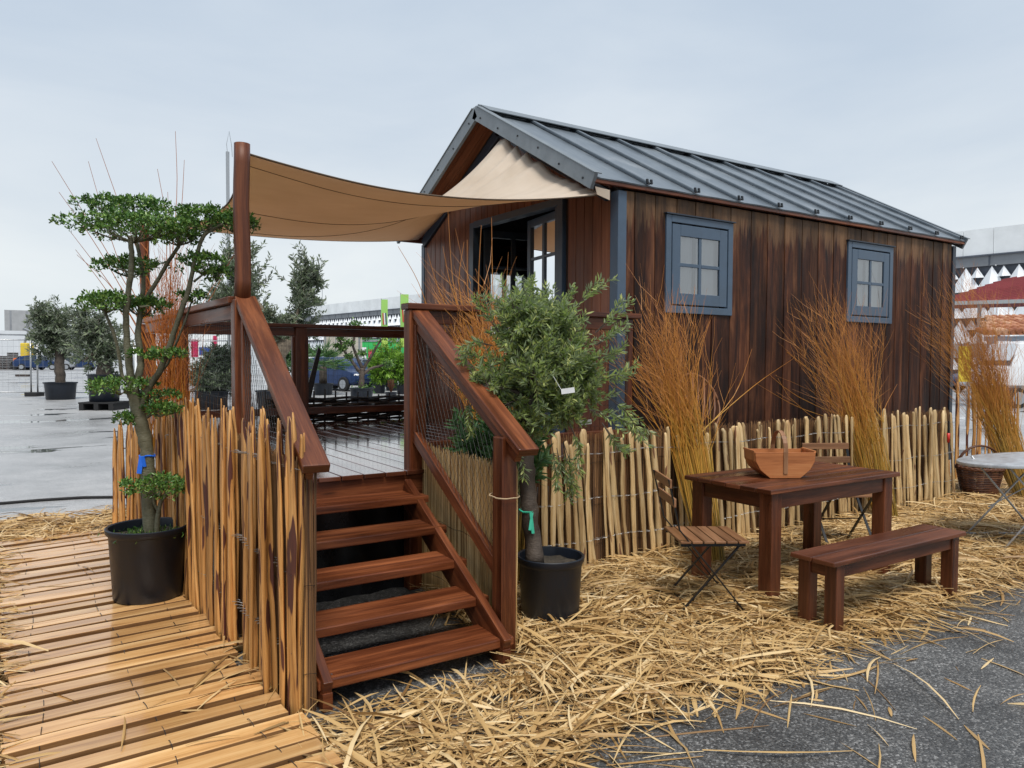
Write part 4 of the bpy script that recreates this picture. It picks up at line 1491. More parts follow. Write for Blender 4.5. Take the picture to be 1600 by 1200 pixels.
def crown_from_twigs(twigs, per, L, W, rg, splay=.75, vmean=.5, vsd=.22, start=.25, tipbright=.25):
    """twigs: list of point arrays (K,3)"""
    B = []; D = []; vv = []
    for tw in twigs:
        tw = np.asarray(tw); K = len(tw) - 1
        base = rg.normal(vmean, vsd * .6)
        for i in range(per):
            u = start + (1 - start) * (i + rg.random()) / per
            k = min(int(u * K), K - 1); f = u * K - k
            p = tw[k] * (1 - f) + tw[k + 1] * f
            d = tw[k + 1] - tw[k]; d = d / (np.linalg.norm(d) + 1e-9)
            r = rg.normal(size=3); r -= d * (r @ d); r /= np.linalg.norm(r) + 1e-9
            dd = d * rg.uniform(.35, .9) + r * splay * rg.uniform(.7, 1.2); dd /= np.linalg.norm(dd)
            B.append(p); D.append(dd); vv.append(base + tipbright * (u - .5) + rg.normal(0, vsd * .5))
    B = np.array(B); D = np.array(D); N = len(B)
    Ls = L * rg.uniform(.65, 1.25, N); Ws = W * rg.uniform(.75, 1.25, N)
    V, F = leaf_arrays(B, D, Ls, Ws, rg)
    return V, F, np.repeat(np.clip(vv, 0, 1), 6)


def pot(t, c, r, h, soil=True, mat='pot', lip=.03):
    q = MB(); rb = r * .84
    q.lathe(c, [(0, .004), (rb * .97, .002), (rb, .012), (r * .93, h - lip * 1.6), (r * .945, h - lip * 1.5), (r, h - lip), (r * 1.01, h - .004), (r * .985, h), (r * .93, h - .004), (r * .90, h - lip * 1.5), (r * .86, h * .55)], 40)
    q.build('pot', M[mat], t, smooth=True).modifiers.new('edge', 'EDGE_SPLIT').split_angle = radians(50)
    if soil:
        s_ = MB()
        n_ = 20; pts_ = [V3(c) + V3((0, 0, h * .86))]
        rr = [.35, .7, 1.0]
        for f in rr:
            for j in range(n_):
                a = 2 * pi * j / n_
                pts_.append(V3(c) + V3((cos(a) * r * .9 * f, sin(a) * r * .9 * f, h * .86 + random.uniform(-.006, .012))))
        fc = [[0, 1 + j, 1 + (j + 1) % n_] for j in range(n_)]
        for k_ in range(2):
            fc += [[1 + k_ * n_ + j, 1 + (k_ + 1) * n_ + j, 1 + (k_ + 1) * n_ + (j + 1) % n_, 1 + k_ * n_ + (j + 1) % n_] for j in range(n_)]
        s_.add(pts_, fc); s_.build('soil', M['soil'], t, smooth=True)


def smooth_path(pts, sub=5, it=2):
    pts = [V3(p) for p in pts]; o = []
    for a, b in zip(pts[:-1], pts[1:]):
        for j in range(sub):
            o.append(a.lerp(b, j / sub))
    o.append(pts[-1])
    for _ in range(it):
        o = [o[0]] + [(o[i - 1] + o[i] * 2 + o[i + 1]) / 4 for i in range(1, len(o) - 1)] + [o[-1]]
    return o


def trunk(q, pts, r0, r1, n=10, sub=5, wob=.06):
    P = smooth_path(pts, sub)
    K = len(P) - 1
    q.tube([p + V3((random.gauss(0, r0 * wob), random.gauss(0, r0 * wob), 0)) for p in P], [(r0 + (r1 - r0) * (i / K) ** .8) * random.uniform(.94, 1.08) for i in range(K + 1)], n)


# ---- cloud pruned tree in front
ct = thing('cloud_pruned_tree', 'cloud pruned tree with flat leafy pads in a black pot on the slatted walkway', 'potted tree', (.70, 5.04, .04))
pot(ct, (.70, 5.04, .045), .232, .43)
Dp = hypot(.70, 5.04)
q = MB()


def A_(px, py, o=0):
    return at(px, py, Dp + o)


trunk(q, [A_(238, 862), A_(234, 800), (A_(231, 740)), A_(228, 690), A_(216, 645), A_(207, 605)], .043, .036, 14)
trunk(q, [A_(210, 625), A_(203, 590), A_(199, 540), A_(196, 490, -.03), A_(203, 440, -.05), A_(206, 400, -.05), A_(203, 368, -.05)], .024, .013)
trunk(q, [A_(208, 615), A_(221, 570, .05), A_(215, 520, .1), A_(221, 470, .1), A_(226, 440, .12), A_(205, 335, .2)], .024, .010)
trunk(q, [A_(222, 475, .1), A_(245, 440, .05), A_(265, 405), A_(283, 380, -.02), A_(270, 362, -.02)], .014, .009)
trunk(q, [A_(217, 640), A_(232, 606, -.03), A_(250, 580, -.05), A_(263, 545, -.06), A_(282, 490, -.08), A_(297, 445, -.08), A_(303, 410, -.1), A_(318, 365, -.1), A_(350, 350, -.12)], .022, .010)
trunk(q, [A_(212, 608), A_(190, 588, .03), A_(187, 560, .03), A_(178, 520), A_(163, 485, .02)], .012, .008)
trunk(q, [A_(240, 592), A_(262, 570), A_(272, 545), A_(290, 500), A_(300, 470)], .010, .005)
trunk(q, [A_(226, 655), A_(240, 645), A_(258, 640)], .010, .006)
trunk(q, [A_(303, 440, -.08), A_(322, 425, -.05)], .008, .005)
trunk(q, [A_(203, 450), A_(203, 425), A_(185, 420)], .008, .005)
trunk(q, [A_(218, 480), A_(232, 478)], .008, .005)
trunk(q, [A_(244, 862, -.05), A_(246, 810, -.06), A_(250, 785, -.06), A_(262, 770, -.07)], .017, .010)
trunk(q, [A_(248, 800, -.06), A_(240, 785, -.06), A_(240, 770, -.06)], .010, .006)
q.build('trunk', M['bark'], ct, smooth=True)
pads = [(197, 328, 60, 19, .22, 1.0), (210, 360, 84, 25, -.02, 1.5), (278, 372, 34, 16, -.02, .45), (322, 345, 46, 22, -.1, .8), (368, 352, 34, 17, -.12, .45), (203, 420, 42, 18, .15, .55), (318, 415, 32, 20, -.05, .5), (338, 430, 20, 14, -.05, .2),
        (168, 475, 36, 17, .02, .6), (222, 482, 34, 18, .12, .55), (300, 466, 20, 10, 0, .2), (255, 555, 38, 9, -.05, .35), (188, 606, 42, 14, .0, .5), (245, 620, 25, 9, 0, .2), (250, 642, 30, 12, -.02, .35), (200, 655, 17, 12, 0, .2),
        (250, 762, 48, 19, -.07, .75)]
rg = np.random.default_rng(4)
mp_ = FPX / Dp
allV = []; allF = []; allv = []; off = 0
twq = MB()
Rv = np.array(R_); Fv = np.array((F_.x, F_.y, 0.0)); Fv /= np.linalg.norm(Fv)
for (px, py, rx, rz, od, dens) in pads:
    c = np.array(A_(px, py, od)); rx_ = rx / mp_ * 1.0; rz_ = rz / mp_ * .86
    ry_ = min(rx_ * .85, .26)
    n = int(1900 * dens)
    # clusters of leaves at shoot tips
    nc = max(6, n // 7)
    u = rg.random(nc) * 2 * pi; r = np.sqrt(rg.random(nc))
    bump = 1 + .18 * np.sin(u * 3 + px) + .1 * np.sin(u * 7)
    x = np.cos(u) * r * rx_ * bump; y = np.sin(u) * r * ry_ * bump
    ztop = rz_ * np.sqrt(np.clip(1 - r ** 2 * .85, 0, 1))
    z = np.where(rg.random(nc) < .68, ztop * rg.uniform(.55, 1.1, nc), ztop * rg.uniform(-.75, .5, nc))
    C = c + Rv * x[:, None] + Fv * y[:, None] + np.array([0, 0, 1.0]) * z[:, None]
    C = np.repeat(C, 7, 0) + rg.normal(0, .008, (nc * 7, 3))
    hz_ = np.repeat(z / (rz_ + 1e-6), 7)
    D = rg.normal(0, .75, (nc * 7, 3)) + np.array([0, 0, .55]); D[:, :] += (Rv * (np.repeat(x, 7) / rx_)[:, None] + Fv * (np.repeat(y, 7) / ry_)[:, None]) * .5
    D /= np.linalg.norm(D, axis=1)[:, None]
    V, F = leaf_arrays(C, D, rg.uniform(.017, .030, nc * 7), rg.uniform(.0085, .014, nc * 7), rg, .15)
    allV.append(V); allF.append(F + off); off += len(V)
    allv.append(np.repeat(np.clip(rg.normal(.50, .2, nc * 7) + np.repeat(rg.normal(0, .12, nc), 7), 0, 1), 6))
    ctr = V3(c) - V3((0, 0, rz_ * .8))
    for _ in range(int(14 * dens + 4)):
        a = random.uniform(0, 2 * pi); r0 = sqrt(random.random()) * .9
        e_ = V3(c + Rv * cos(a) * r0 * rx_ + Fv * sin(a) * r0 * ry_) + V3((0, 0, rz_ * .2))
        twq.tube([ctr, ctr.lerp(e_, .5) - V3((0, 0, rz_ * .15)), e_], [.005, .0035, .0015], 4, cap=False)
np_mesh('foliage', np.concatenate(allV), np.concatenate(allF), M['leaf_cloud'], ct, np.concatenate(allv))
twq.build('twigs', M['bark'], ct, kind='stuff')
gB = np.array([.70, 5.04, .42]) + np.c_[rg.normal(0, .09, 420), rg.normal(0, .09, 420), rg.uniform(-.012, .012, 420)]
gD = rg.normal(0, .6, (420, 3)) + np.array([0, 0, .9]); gD /= np.linalg.norm(gD, axis=1)[:, None]
V, F = leaf_arrays(gB, gD, rg.uniform(.015, .04, 420), rg.uniform(.005, .010, 420), rg, .1)
np_mesh('pot_weeds', V, F, M['leaf_cloud'], ct, np.repeat(rg.random(420), 6), kind='stuff')
q = MB(); c = A_(230, 712); q.tube([c + V3((cos(a) * .042, sin(a) * .042, .004 * sin(3 * a))) for a in np.arange(0, 6.5, .5)], .006, 4)
q.beam(c + V3((-.035, -.03, 0)), c + V3((-.05, -.035, -.10)), .028, .004, (.5, .8, 0)); q.beam(c + V3((-.03, -.04, 0)), c + V3((-.02, -.045, -.06)), .02, .004, (.5, .8, 0))
tag(q.build('blue_ribbon', M['bluetape']), 'blue plastic ribbon tied round the trunk of the cloud pruned tree', 'ribbon')
for lb, p in ():
    pass


# ---- olive tree generator
def olive(label, base, potr, poth, trunk_pts, tr0, tr1, crown, ntwig, per, L, W, mat='leaf_far', bark='barkdark', seed=1, extra=(), name='olive_tree', cat='potted tree', lean_up=.5, group=None, twigL=.5, inner=.35, vm=.5, twr=.003, limbs=9, potmat='pot', tsub=4):
    rg = np.random.default_rng(seed); rs = random.Random(seed)
    t = thing(name, label, cat, base, group)
    if potr:
        pot(t, base, potr, poth, mat=potmat)
    q = MB(); trunk(q, trunk_pts, tr0, tr1, 14, wob=.08)
    fork = V3(trunk_pts[-1])
    ends = []
    for (c, rad, w) in crown:
        c = V3(c); rad = V3(rad)
        for _ in range(max(2, int(limbs * w))):
            a = rs.uniform(0, 2 * pi); rr = rs.uniform(.35, .7); zz = rs.uniform(-.5, .6)
            e_ = c + V3((rad.x * cos(a) * rr, rad.y * sin(a) * rr, rad.z * zz))
            m_ = fork.lerp(e_, .45) + V3((rs.gauss(0, .06), rs.gauss(0, .06), .08)) * rad.length * .5
            trunk(q, [fork - V3((0, 0, tr1)), m_, e_], tr1 * rs.uniform(.38, .6), twr * 1.5, 6, 4)
            ends += [fork.lerp(m_, .7), m_.lerp(e_, .5), e_]
    q.build('trunk', M[bark], t, smooth=True)
    E = np.array([tuple(e_) for e_ in ends])
    tws = []; tq = MB()
    for (c, rad, w) in crown:
        c = np.array(c); rad = np.array(rad)
        for _ in range(int(ntwig * w)):
            d = rg.normal(size=3); d /= np.linalg.norm(d)
            rr = (inner + (1 - inner) * rg.random()) * (1 + .13 * sin(d[0] * 5 + seed) + .12 * sin(d[1] * 7 + d[2] * 6))
            tip = c + d * rad * rr
            k = np.argmin(np.sum((E - tip) ** 2, 1) * rg.uniform(.7, 1.4, len(E)))
            o = E[k]
            ln = np.linalg.norm(tip - o)
            st_ = tip + (o - tip) * min(1, twigL * rg.uniform(.7, 1.3) / (ln + 1e-6))
            mid = (st_ + tip) / 2 + np.array([0, 0, lean_up * -.06 + rg.normal(0, .02)]) * 1 + rg.normal(0, .015, 3)
            tp = tip + np.array([0, 0, lean_up * .08])
            tws.append([st_, mid, tp])
            tq.tube([V3(st_), V3(mid), V3(tp)], [twr, twr * .7, twr * .35], 3, cap=False)
    for ex in extra:
        tws.append([np.array(p) for p in ex]); tq.tube([V3(p) for p in ex], [twr * 1.3] + [twr * .6] * (len(ex) - 1), 4, cap=False)
    tq.build('twigs', M[bark], t, kind='stuff')
    V, F, vv = crown_from_twigs(tws, per, L, W, rg, vmean=vm)
    np_mesh('foliage', V, F, M[mat], t, vv)
    return t


# front olive beside the stairs
ob = V3((2.545, 3.445, 0)); Do = hypot(ob.x, ob.y)


def B_(px, py, o=0):
    return at(px, py, Do + o)


ex = []
for pts_ in ([(960, 640), (985, 665), (1010, 690)], [(950, 620), (980, 640), (1012, 680)], [(880, 690), (888, 730), (890, 775)], [(870, 700), (880, 740), (905, 772)], [(860, 680), (872, 730), (880, 760)], [(930, 520), (960, 495), (982, 470)],
             [(930, 540), (955, 520), (975, 505)], [(900, 480), (925, 455), (948, 440)], [(740, 620), (735, 650), (742, 675)], [(760, 560), (730, 555), (715, 575)], [(770, 540), (745, 532), (722, 545)], [(920, 640), (950, 650), (975, 672)],
             [(890, 660), (905, 700), (900, 740)], [(940, 660), (960, 690), (975, 700)], [(800, 690), (815, 730), (812, 755)], [(780, 520), (760, 490), (748, 470)], [(930, 590), (965, 590), (990, 575)], [(930, 560), (955, 555), (970, 540)]):
    for k_ in range(3):
        o = random.uniform(-.12, .12); jx = random.uniform(-12, 12); jy = random.uniform(-10, 10)
        ex.append([tuple(B_(x + jx * (i / 2), y + jy * (i / 2), o)) for i, (x, y) in enumerate(pts_)])
ot = olive('bushy green olive tree in a black pot beside the right side of the staircase', ob, .19, .39,
           [B_(836, 880), B_(829, 820), B_(824, 760), B_(820, 700), B_(823, 650), B_(830, 620)], .052, .040,
           [(B_(838, 520), (.28, .28, .32), .46), (B_(872, 590), (.34, .30, .32), .36), (B_(782, 600), (.22, .24, .24), .17), (B_(850, 650), (.28, .26, .16), .08)],
           880, 30, .042, .0095, mat='leaf_olive', bark='barkdark', seed=17, extra=ex, twigL=.24, inner=.25, vm=.68, twr=.0022, lean_up=.3, limbs=16)
q = MB(); c = B_(826, 797); q.tube([c + V3((cos(a) * .052, sin(a) * .052, .004 * sin(3 * a))) for a in np.arange(0, 6.5, .5)], .005, 4)
q.beam(c + V3((-.02, -.05, 0)), c + V3((-.01, -.06, -.12)), .016, .003, (.5, .8, 0)); q.beam(c + V3((-.01, -.05, 0)), c + V3((-.03, -.055, -.10)), .014, .003, (.5, .8, 0))
tag(q.build('green_ribbon', M['greentape']), 'green plastic ribbon tied round the trunk of the olive by the stairs', 'ribbon')
for (px, py, lb) in ((877, 612, 'white paper tag hanging high inside the olive tree by the stairs'), (906, 661, 'white paper tag hanging low at the back of the olive tree above the fence')):
    p = B_(px, py, -.25 if px < 900 else .3); q = MB(); q.beam(p, p + R_ * .07 + V3((0, 0, .01)), .002, .028); q.tube([p + V3((0, 0, .01)), p + V3((-.03, .03, .08))], .0012, 3)
    tag(q.build('plant_tag', M['white']), lb, 'tag')

# leafy shrub behind the right reed screen
sh = thing('leafy_shrub', 'low green leafy shrub behind the reed screen at the right of the stairs', 'shrub', (2.55, 3.95, 0))
rg = np.random.default_rng(31); tws = []; q = MB()
for _ in range(130):
    a = rg.uniform(0, 2 * pi); r = rg.random() ** .5
    b = np.array([2.55, 3.95, .1]); tip = np.array([2.55 + cos(a) * r * .34, 3.95 + sin(a) * r * .26, rg.uniform(.75, 1.17)])
    mid = (b + tip) / 2 + np.array([0, 0, .2]); tws.append([mid, (mid + tip) / 2 + np.array([0, 0, .03]), tip]); q.tube([V3(b), V3(mid), V3(tip)], [.004, .003, .0015], 3, cap=False)
q.build('stems', M['bark'], sh)
V, F, vv = crown_from_twigs(tws, 17, .085, .017, rg, vmean=.45)
np_mesh('foliage', V, F, M['palm'], sh, vv)

# ------------------------------------------------------------------ shade sail
sail = thing('shade_sail', 'beige canvas shade sail stretched from a round pole to the cabin gable', 'shade sail', (LX, P1Y, 2.6))
A0 = V3((LX + .045, P1Y + .02, 2.655)); D0_ = V3((LX + .015, 8.02, 2.755)); Bc = V3((3.99, 4.70, 2.80)); Kc = V3((3.90, 6.06, 3.55)); Ec = V3((3.98, 8.00, 2.845))
NU, NV = 64, 130
pts_ = []


def sail_pt(u, v):
    # v: 0 near edge, 1 far edge ; u: 0 pole side, 1 gable side
    Lf = A0.lerp(D0_, v) + V3((.15 * sin(pi * v), 0, -.165 * sin(pi * v ** .75)))
    if v < .42:
        w = v / .42; Rt = Bc.lerp(Kc, w) + V3((0, 0, -.06 * sin(pi * w)))
    else:
        w = (v - .42) / .58; Rt = Kc.lerp(Ec, w) + V3((0, 0, -.05 * sin(pi * w)))
    # the peak is pulled up only close to the gable
    flat = Bc.lerp(Ec, v) + V3((0, 0, -.03))
    k_ = u ** 2.0
    p = Lf.lerp(flat, u) * (1 - k_) + Lf.lerp(Rt, u) * k_
    e_ = 4 * u * (1 - u)
    p.z -= e_ * (.095 * (1 - v) + .075 * v) + .05 * e_ * sin(pi * v)
    p.y += .16 * e_ * (1 - v) ** 2 - .12 * e_ * v ** 2
    # gathers below the peak and at the right corner
    if u > .6:
        d = (u - .6) / .4
        p.z += .030 * d * d * sin(v * 95 + 3 * sin(v * 17)) * exp(-((v - .34) / .13) ** 2) + .012 * d * sin(v * 38 + u * 4) * exp(-((v - .3) / .25) ** 2)
        p.z += .016 * d * d * sin(v * 150) * exp(-(v / .12) ** 2)
    p.z += .010 * sin(v * 22 + u * 5) * exp(-((u - .05) / .16) ** 2) * (1 if v < .5 else .3)
    return p


for i in range(NU + 1):
    for j in range(NV + 1):
        pts_.append(tuple(sail_pt(i / NU, j / NV)))
F = [[i * (NV + 1) + j, (i + 1) * (NV + 1) + j, (i + 1) * (NV + 1) + j + 1, i * (NV + 1) + j + 1] for i in range(NU) for j in range(NV)]
so_ = np_mesh('canvas', np.array(pts_), np.array(F), M['canvas'], sail, smooth=True)
sol = so_.modifiers.new('solid', 'SOLIDIFY'); sol.thickness = .002
for v_, r_ in ((0, .006), (1, .006)):
    q = MB(); q.tube([sail_pt(i / 40, v_) for i in range(41)], r_, 6); q.build('hem_rope', M['seam'], sail, smooth=True)
q = MB(); q.tube([sail_pt(0, i / 30) for i in range(31)], .006, 6); q.build('hem_rope', M['seam'], sail, smooth=True)
for v0_, v1_ in ((.035, .10), (.30, .30), (.64, .60)):
    q = MB(); q.tube([sail_pt(i / 40, v0_ + (v1_ - v0_) * i / 40) - V3((0, 0, .004)) for i in range(0, 41)], .0022, 4); q.build('seam', M['seam'], sail)
q = MB(); q.poly([A0 + V3((-.04, .0, .05)), A0 + V3((-.05, .0, -.06)), A0 + V3((-.02, .14, -.14)), A0 + V3((.0, .14, -.05))], .006, (1, 0, 0)); q.build('corner_patch', M['canvas'], sail)
q = MB(); q.poly([Bc + V3((-.12, -.012, .04)), Bc + V3((.03, -.012, .03)), Bc + V3((.03, -.012, -.05)), Bc + V3((-.10, -.012, -.02))], .004, (0, -1, 0)); q.build('corner_patch', M['canvas'], sail)


# ------------------------------------------------------------------ table and bench
def bench_like(name, label, cat, x0, x1, y0, y1, z, leg, nb, ap, over, th=.028, inset=.03):
    t = thing(name, label, cat, ((x0 + x1) / 2, (y0 + y1) / 2, 0))
    w = (y1 - y0) / nb
    for i in range(nb):
        q = MB(); q.box(x0, x1, y0 + i * w + .003, y0 + (i + 1) * w - .003, z - th + random.uniform(-.001, .001), z + random.uniform(-.001, .001)); q.build('top_board', M['table'], t, bevel=.005)
    a, b, c, d = x0 + over, x1 - over, y0 + inset, y1 - inset
    for xa in (a, b - leg):
        for ya in (c, d - leg):
            q = MB(); q.box(xa, xa + leg, ya, ya + leg, 0, z - th - .001); q.build('leg', M['table'], t, bevel=.006)
    for ya in (c + .012, d - .012 - .03):
        q = MB(); q.box(a + leg, b - leg, ya, ya + .03, z - th - ap, z - th - .003); q.build('apron', M['table'], t, bevel=.004)
    for xa in (a + .012, b - .012 - .03):
        q = MB(); q.box(xa, xa + .03, c + leg, d - leg, z - th - ap, z - th - .003); q.build('apron', M['table'], t, bevel=.004)
    return t


bench_like('garden_table', 'dark wet wooden garden table with the orange trug on top', 'table', 3.76, 5.14, 2.90, 3.60, .72, .095, 6, .10, .045)
bench_like('garden_bench', 'dark wooden bench with a two board seat in front of the garden table', 'bench', 3.64, 5.02, 2.40, 2.68, .42, .075, 2, .075, .05, inset=.02)


# ------------------------------------------------------------------ folding chairs
def bistro(label, c, yaw, dark='black'):
    t = thing('folding_chair', label, 'chair', (c[0], c[1], 0), 'folding garden chairs at the table')
    Rz = Matrix.Rotation(yaw, 3, 'Z'); C0 = V3((c[0], c[1], 0))

    def W(x, y, z): return C0 + Rz @ V3((x, y, z))
    hw = .19; zs = .435
    up = Rz @ V3((0, 1, 0))
    for s_ in (-1, 1):
        y = s_ * hw
        q = MB(); q.beam(W(-.27, y, .80), W(-.20, y, .50), .022, .008, Rz @ V3((1, 0, 0))); q.beam(W(-.20, y, .505), W(.21, y, .0), .022, .008, Rz @ V3((1, 0, 0))); q.build('back_leg_bar', M[dark], t, bevel=.002)
        q = MB(); q.beam(W(.17, y * .88, zs - .012), W(-.20, y * .88, .0), .022, .008, Rz @ V3((1, 0, 0))); q.build('front_leg_bar', M[dark], t, bevel=.002)
        q = MB(); q.beam(W(-.19, y * .94, zs - .016), W(.19, y * .94, zs - .016), .008, .020); q.build('seat_bar', M[dark], t)
    for (xa, za) in ((.16, .06), (-.155, .055), (-.02, .22)):
        q = MB(); q.tube([W(xa, -hw, za), W(xa, hw, za)], .005, 6); q.build('cross_rod', M[dark], t)
    n_ = 6
    for i in range(n_):
        x_ = -.165 + i * .068
        q = MB(); q.beam(W(x_, -hw - .012, zs), W(x_, hw + .012, zs), .060, .014); q.build('seat_slat', M['chairwood'], t, bevel=.003)
    for zb, xb in ((.775, -.258), (.665, -.232)):
        q = MB(); q.beam(W(xb, -hw - .012, zb), W(xb, hw + .012, zb), .014, .052); q.build('back_slat', M['chairwood'], t, bevel=.003)
    return t


bistro('folding chair with wooden slats and black legs at the left end of the garden table', (3.50, 3.18), radians(-31))
bistro('folding chair with wooden slats standing between the garden table and the stake fence', (5.55, 3.62), radians(-118))

# ------------------------------------------------------------------ orange trug on the table
tg = thing('wooden_trug', 'orange plywood trug with a bent hoop handle on the garden table', 'trug', (4.27, 3.24, .72))
e1 = V3((.86, -.51, 0)); e2 = V3((.51, .86, 0)); c0 = V3((4.27, 3.24, .722))
prof = [(-.10, 0), (.10, 0), (.165, .055), (.195, .11), (.20, .168), (-.20, .168), (-.195, .11), (-.165, .055)]
for s_ in (-1, 1):
    q = MB(); q.poly([c0 + e2 * (s_ * .10) + e1 * a + V3((0, 0, b)) for a, b in prof], .009, e2 * s_); q.build('side_panel', M['trug'], tg, bevel=.002)
bott = [(-.20, .17), (-.197, .112), (-.167, .056), (-.10, .004), (.10, .004), (.167, .056), (.197, .112), (.20, .17)]
for (a, b), (c, d) in zip(bott[:-1], bott[1:]):
    q = MB(); q.beam(c0 + e1 * a + V3((0, 0, b)), c0 + e1 * c + V3((0, 0, d)), .196, .005, (e2.cross(e1 * (c - a) + V3((0, 0, d - b))))); q.build('bottom_slat', M['trug'], tg)
q = MB()
hp = [c0 + e2 * (-.112) + V3((0, 0, .03))] + [c0 + e2 * (-.112 * cos(pi * k_ / 14)) + V3((0, 0, .17 + .13 * sin(pi * k_ / 14))) for k_ in range(15)] + [c0 + e2 * .112 + V3((0, 0, .03))]
for a, b in zip(hp[:-1], hp[1:]):
    q.beam(a, b, .028, .007, e1.cross(b - a), var=.4)
q.build('hoop_handle', M['chairwood'], tg)
q = MB(); q.beam(c0 - e1 * .20 + V3((0, 0, .172)) - e2 * .10, c0 - e1 * .20 + V3((0, 0, .172)) + e2 * .10, .012, .012); q.beam(c0 + e1 * .20 + V3((0, 0, .172)) - e2 * .10, c0 + e1 * .20 + V3((0, 0, .172)) + e2 * .10, .012, .012); q.build('end_rim', M['trug'], tg)

# ------------------------------------------------------------------ round rod grille behind the fence
gr = thing('round_rod_grille', 'round grille of bent rods leaning on the cabin wall below the left window', 'grille', (4.97, 4.55, .9))
q = MB(); cc = V3((4.975, 4.60, 1.13)); rr = .235
tl = V3((0, -.12, 0))
ring = [cc + V3((cos(a) * rr, .10 * sin(a), sin(a) * rr)) for a in np.linspace(0, 2 * pi, 41)]
q.tube(ring, .009, 6, var=.9); q.build('ring', M['wicker'], gr, smooth=True)
for k_, o_ in enumerate((-.16, -.10, -.04, .03, .09, .15)):
    q = MB(); h_ = sqrt(rr * rr - o_ * o_)
    d_ = V3((.45, 0, .89)); nn_ = V3((.89, 0, -.45))
    a = cc + nn_ * o_ - d_ * h_; b = cc + nn_ * o_ + d_ * h_
    a.y += (a.z - cc.z) * .42 - .012; b.y += (b.z - cc.z) * .42 - .012
    q.tube([a, a.lerp(b, .5) + V3((.012, -.006, 0)), b], [.009, .010, .008], 6, var=(.25, .8, .3, .9, .5, .7)[k_]); q.build('rod', M['wicker'], gr, smooth=True)

# ------------------------------------------------------------------ wicker basket
bk = thing('wicker_basket', 'dark brown wicker basket with a hoop handle beyond the end of the pale fence', 'basket', (8.86, 4.12, 0))
q = MB(); c = V3((8.86, 4.12, 0)); nr_ = 16
for k_ in range(nr_):
    z = .02 + .29 * k_ / (nr_ - 1); r = .175 + .075 * (k_ / (nr_ - 1)) ** .8
    for ph in (0, pi):
        q.tube([c + V3((cos(a) * (r + .007 * sin(a * 9 + ph + k_ * pi)), sin(a) * (r + .007 * sin(a * 9 + ph + k_ * pi)) * .85, z + .002 * sin(a * 5))) for a in np.linspace(0, 2 * pi, 55)], .0085, 4, var=random.uniform(.2, .9), cap=False)
q.build('weave', M['wicker'], bk, smooth=True, kind='stuff')
for off in (0, 1):
    q = MB(); q.tube([c + V3((cos(a) * .262, sin(a) * .225, .325 + .010 * sin(a * 14 + off * pi))) for a in np.linspace(0, 2 * pi, 85)], .012, 6, var=.5); q.build('rim', M['wicker'], bk, smooth=True)
q = MB(); hd = V3((.834, -.552, 0))
for off in (-.012, .012):
    q.tube([c + hd * (-.25 * cos(a)) + V3((off, off, .31 + .25 * sin(a))) for a in np.linspace(0, pi, 20)], .010, 6, var=.35)
q.build('hoop_handle', M['wicker'], bk, smooth=True)
q = MB(); q.lathe(c, [(0, .01), (.17, .01), (.19, .12)], 24); q.build('base', M['wicker'], bk)

# ------------------------------------------------------------------ metal table at the right edge
mt = thing('metal_bistro_table', 'pale metal folding table cut off by the right edge of the photo', 'table', (6.88, 2.80, 0))
c = V3((6.84, 2.80, .715)); ax_ = Matrix.Rotation(radians(-4.5), 3, F_) @ Matrix.Rotation(radians(-3.0), 3, R_)
q = MB(); q.lathe(c, [(0, .0), (.50, .0), (.515, -.004), (.52, -.012), (.52, -.026), (.512, -.028), (.50, -.010), (0, -.010)], 56, ax=ax_); q.build('table_top', M['galvtable'], mt, smooth=True).modifiers.new('edge', 'EDGE_SPLIT').split_angle = radians(40)


def mtp(a, b, z):
    return V3((c.x, c.y, z)) + R_ * a + V3((F_.x, F_.y, 0)) * b


for s_ in (-1, 1):
    for (a0_, a1_) in ((-.38, .26), (.26, -.38)):
        q = MB(); q.tube([mtp(a0_ * .9, s_ * .22, .70), mtp(a1_ + (.0), s_ * .25, 0.01)], .008, 8); q.build('leg', M['galvtable'], mt, smooth=True)
q = MB(); q.tube([mtp(-.38, -.25, .03), mtp(.26, -.25, .03)], .007, 6); q.tube([mtp(-.38, .25, .05), mtp(.26, .25, .05)], .007, 6); q.build('foot_bar', M['galvtable'], mt, smooth=True)
q = MB(); q.tube([mtp(-.36, -.05, .33), mtp(.2, .1, .55)], .005, 6); q.build('brace', M['galvtable'], mt, smooth=True)

# pruning knife pushed into the fence
q = MB(); p = V3((8.22, 4.14, .73)); q.tube([p + V3((0, 0, -.10)), p + V3((0, 0, .0))], [.012, .016], 8)
kt = tag(q.build('garden_tool', M['redplastic'], smooth=True), 'red and black handled tool hung on the right end of the stake fence', 'tool')
kt.location = (0, 0, 0)
q = MB(); q.tube([p + V3((0, 0, .0)), p + V3((0, 0, .13))], [.012, .009], 8); q.build('black_grip', M['black'], kt)

# ------------------------------------------------------------------ wattle hurdle at the back of the deck
wt = thing('wattle_hurdle', 'low dark woven wattle hurdle along the back of the deck', 'hurdle', (2.7, 8.25, .75))
xa, xb, yw = 2.3, 4.1, 8.24
for k_ in range(15):
    z = .60 + .030 * k_
    q = MB()
    for s_ in range(2):
        ph = (k_ + s_) * pi
        q.tube([(xa + (xb - xa) * i / 60, yw + .024 * sin(i / 60 * (xb - xa) / .13 * pi + ph), z + s_ * .012 + .007 * sin(i * .37 + k_ * 2)) for i in range(61)], .0125 * random.uniform(.7, 1.2), 5, var=random.random())
    q.build('woven_rod', M['wattle'], wt, smooth=True, kind='stuff')
x_ = xa
while x_ < xb:
    q = MB(); q.tube([(x_, yw, .6), (x_ + random.uniform(-.01, .01), yw, 1.08 + random.uniform(-.02, .06))], [.013, .011], 6, var=.3); q.build('upright', M['wattle'], wt, smooth=True)
    x_ += .13
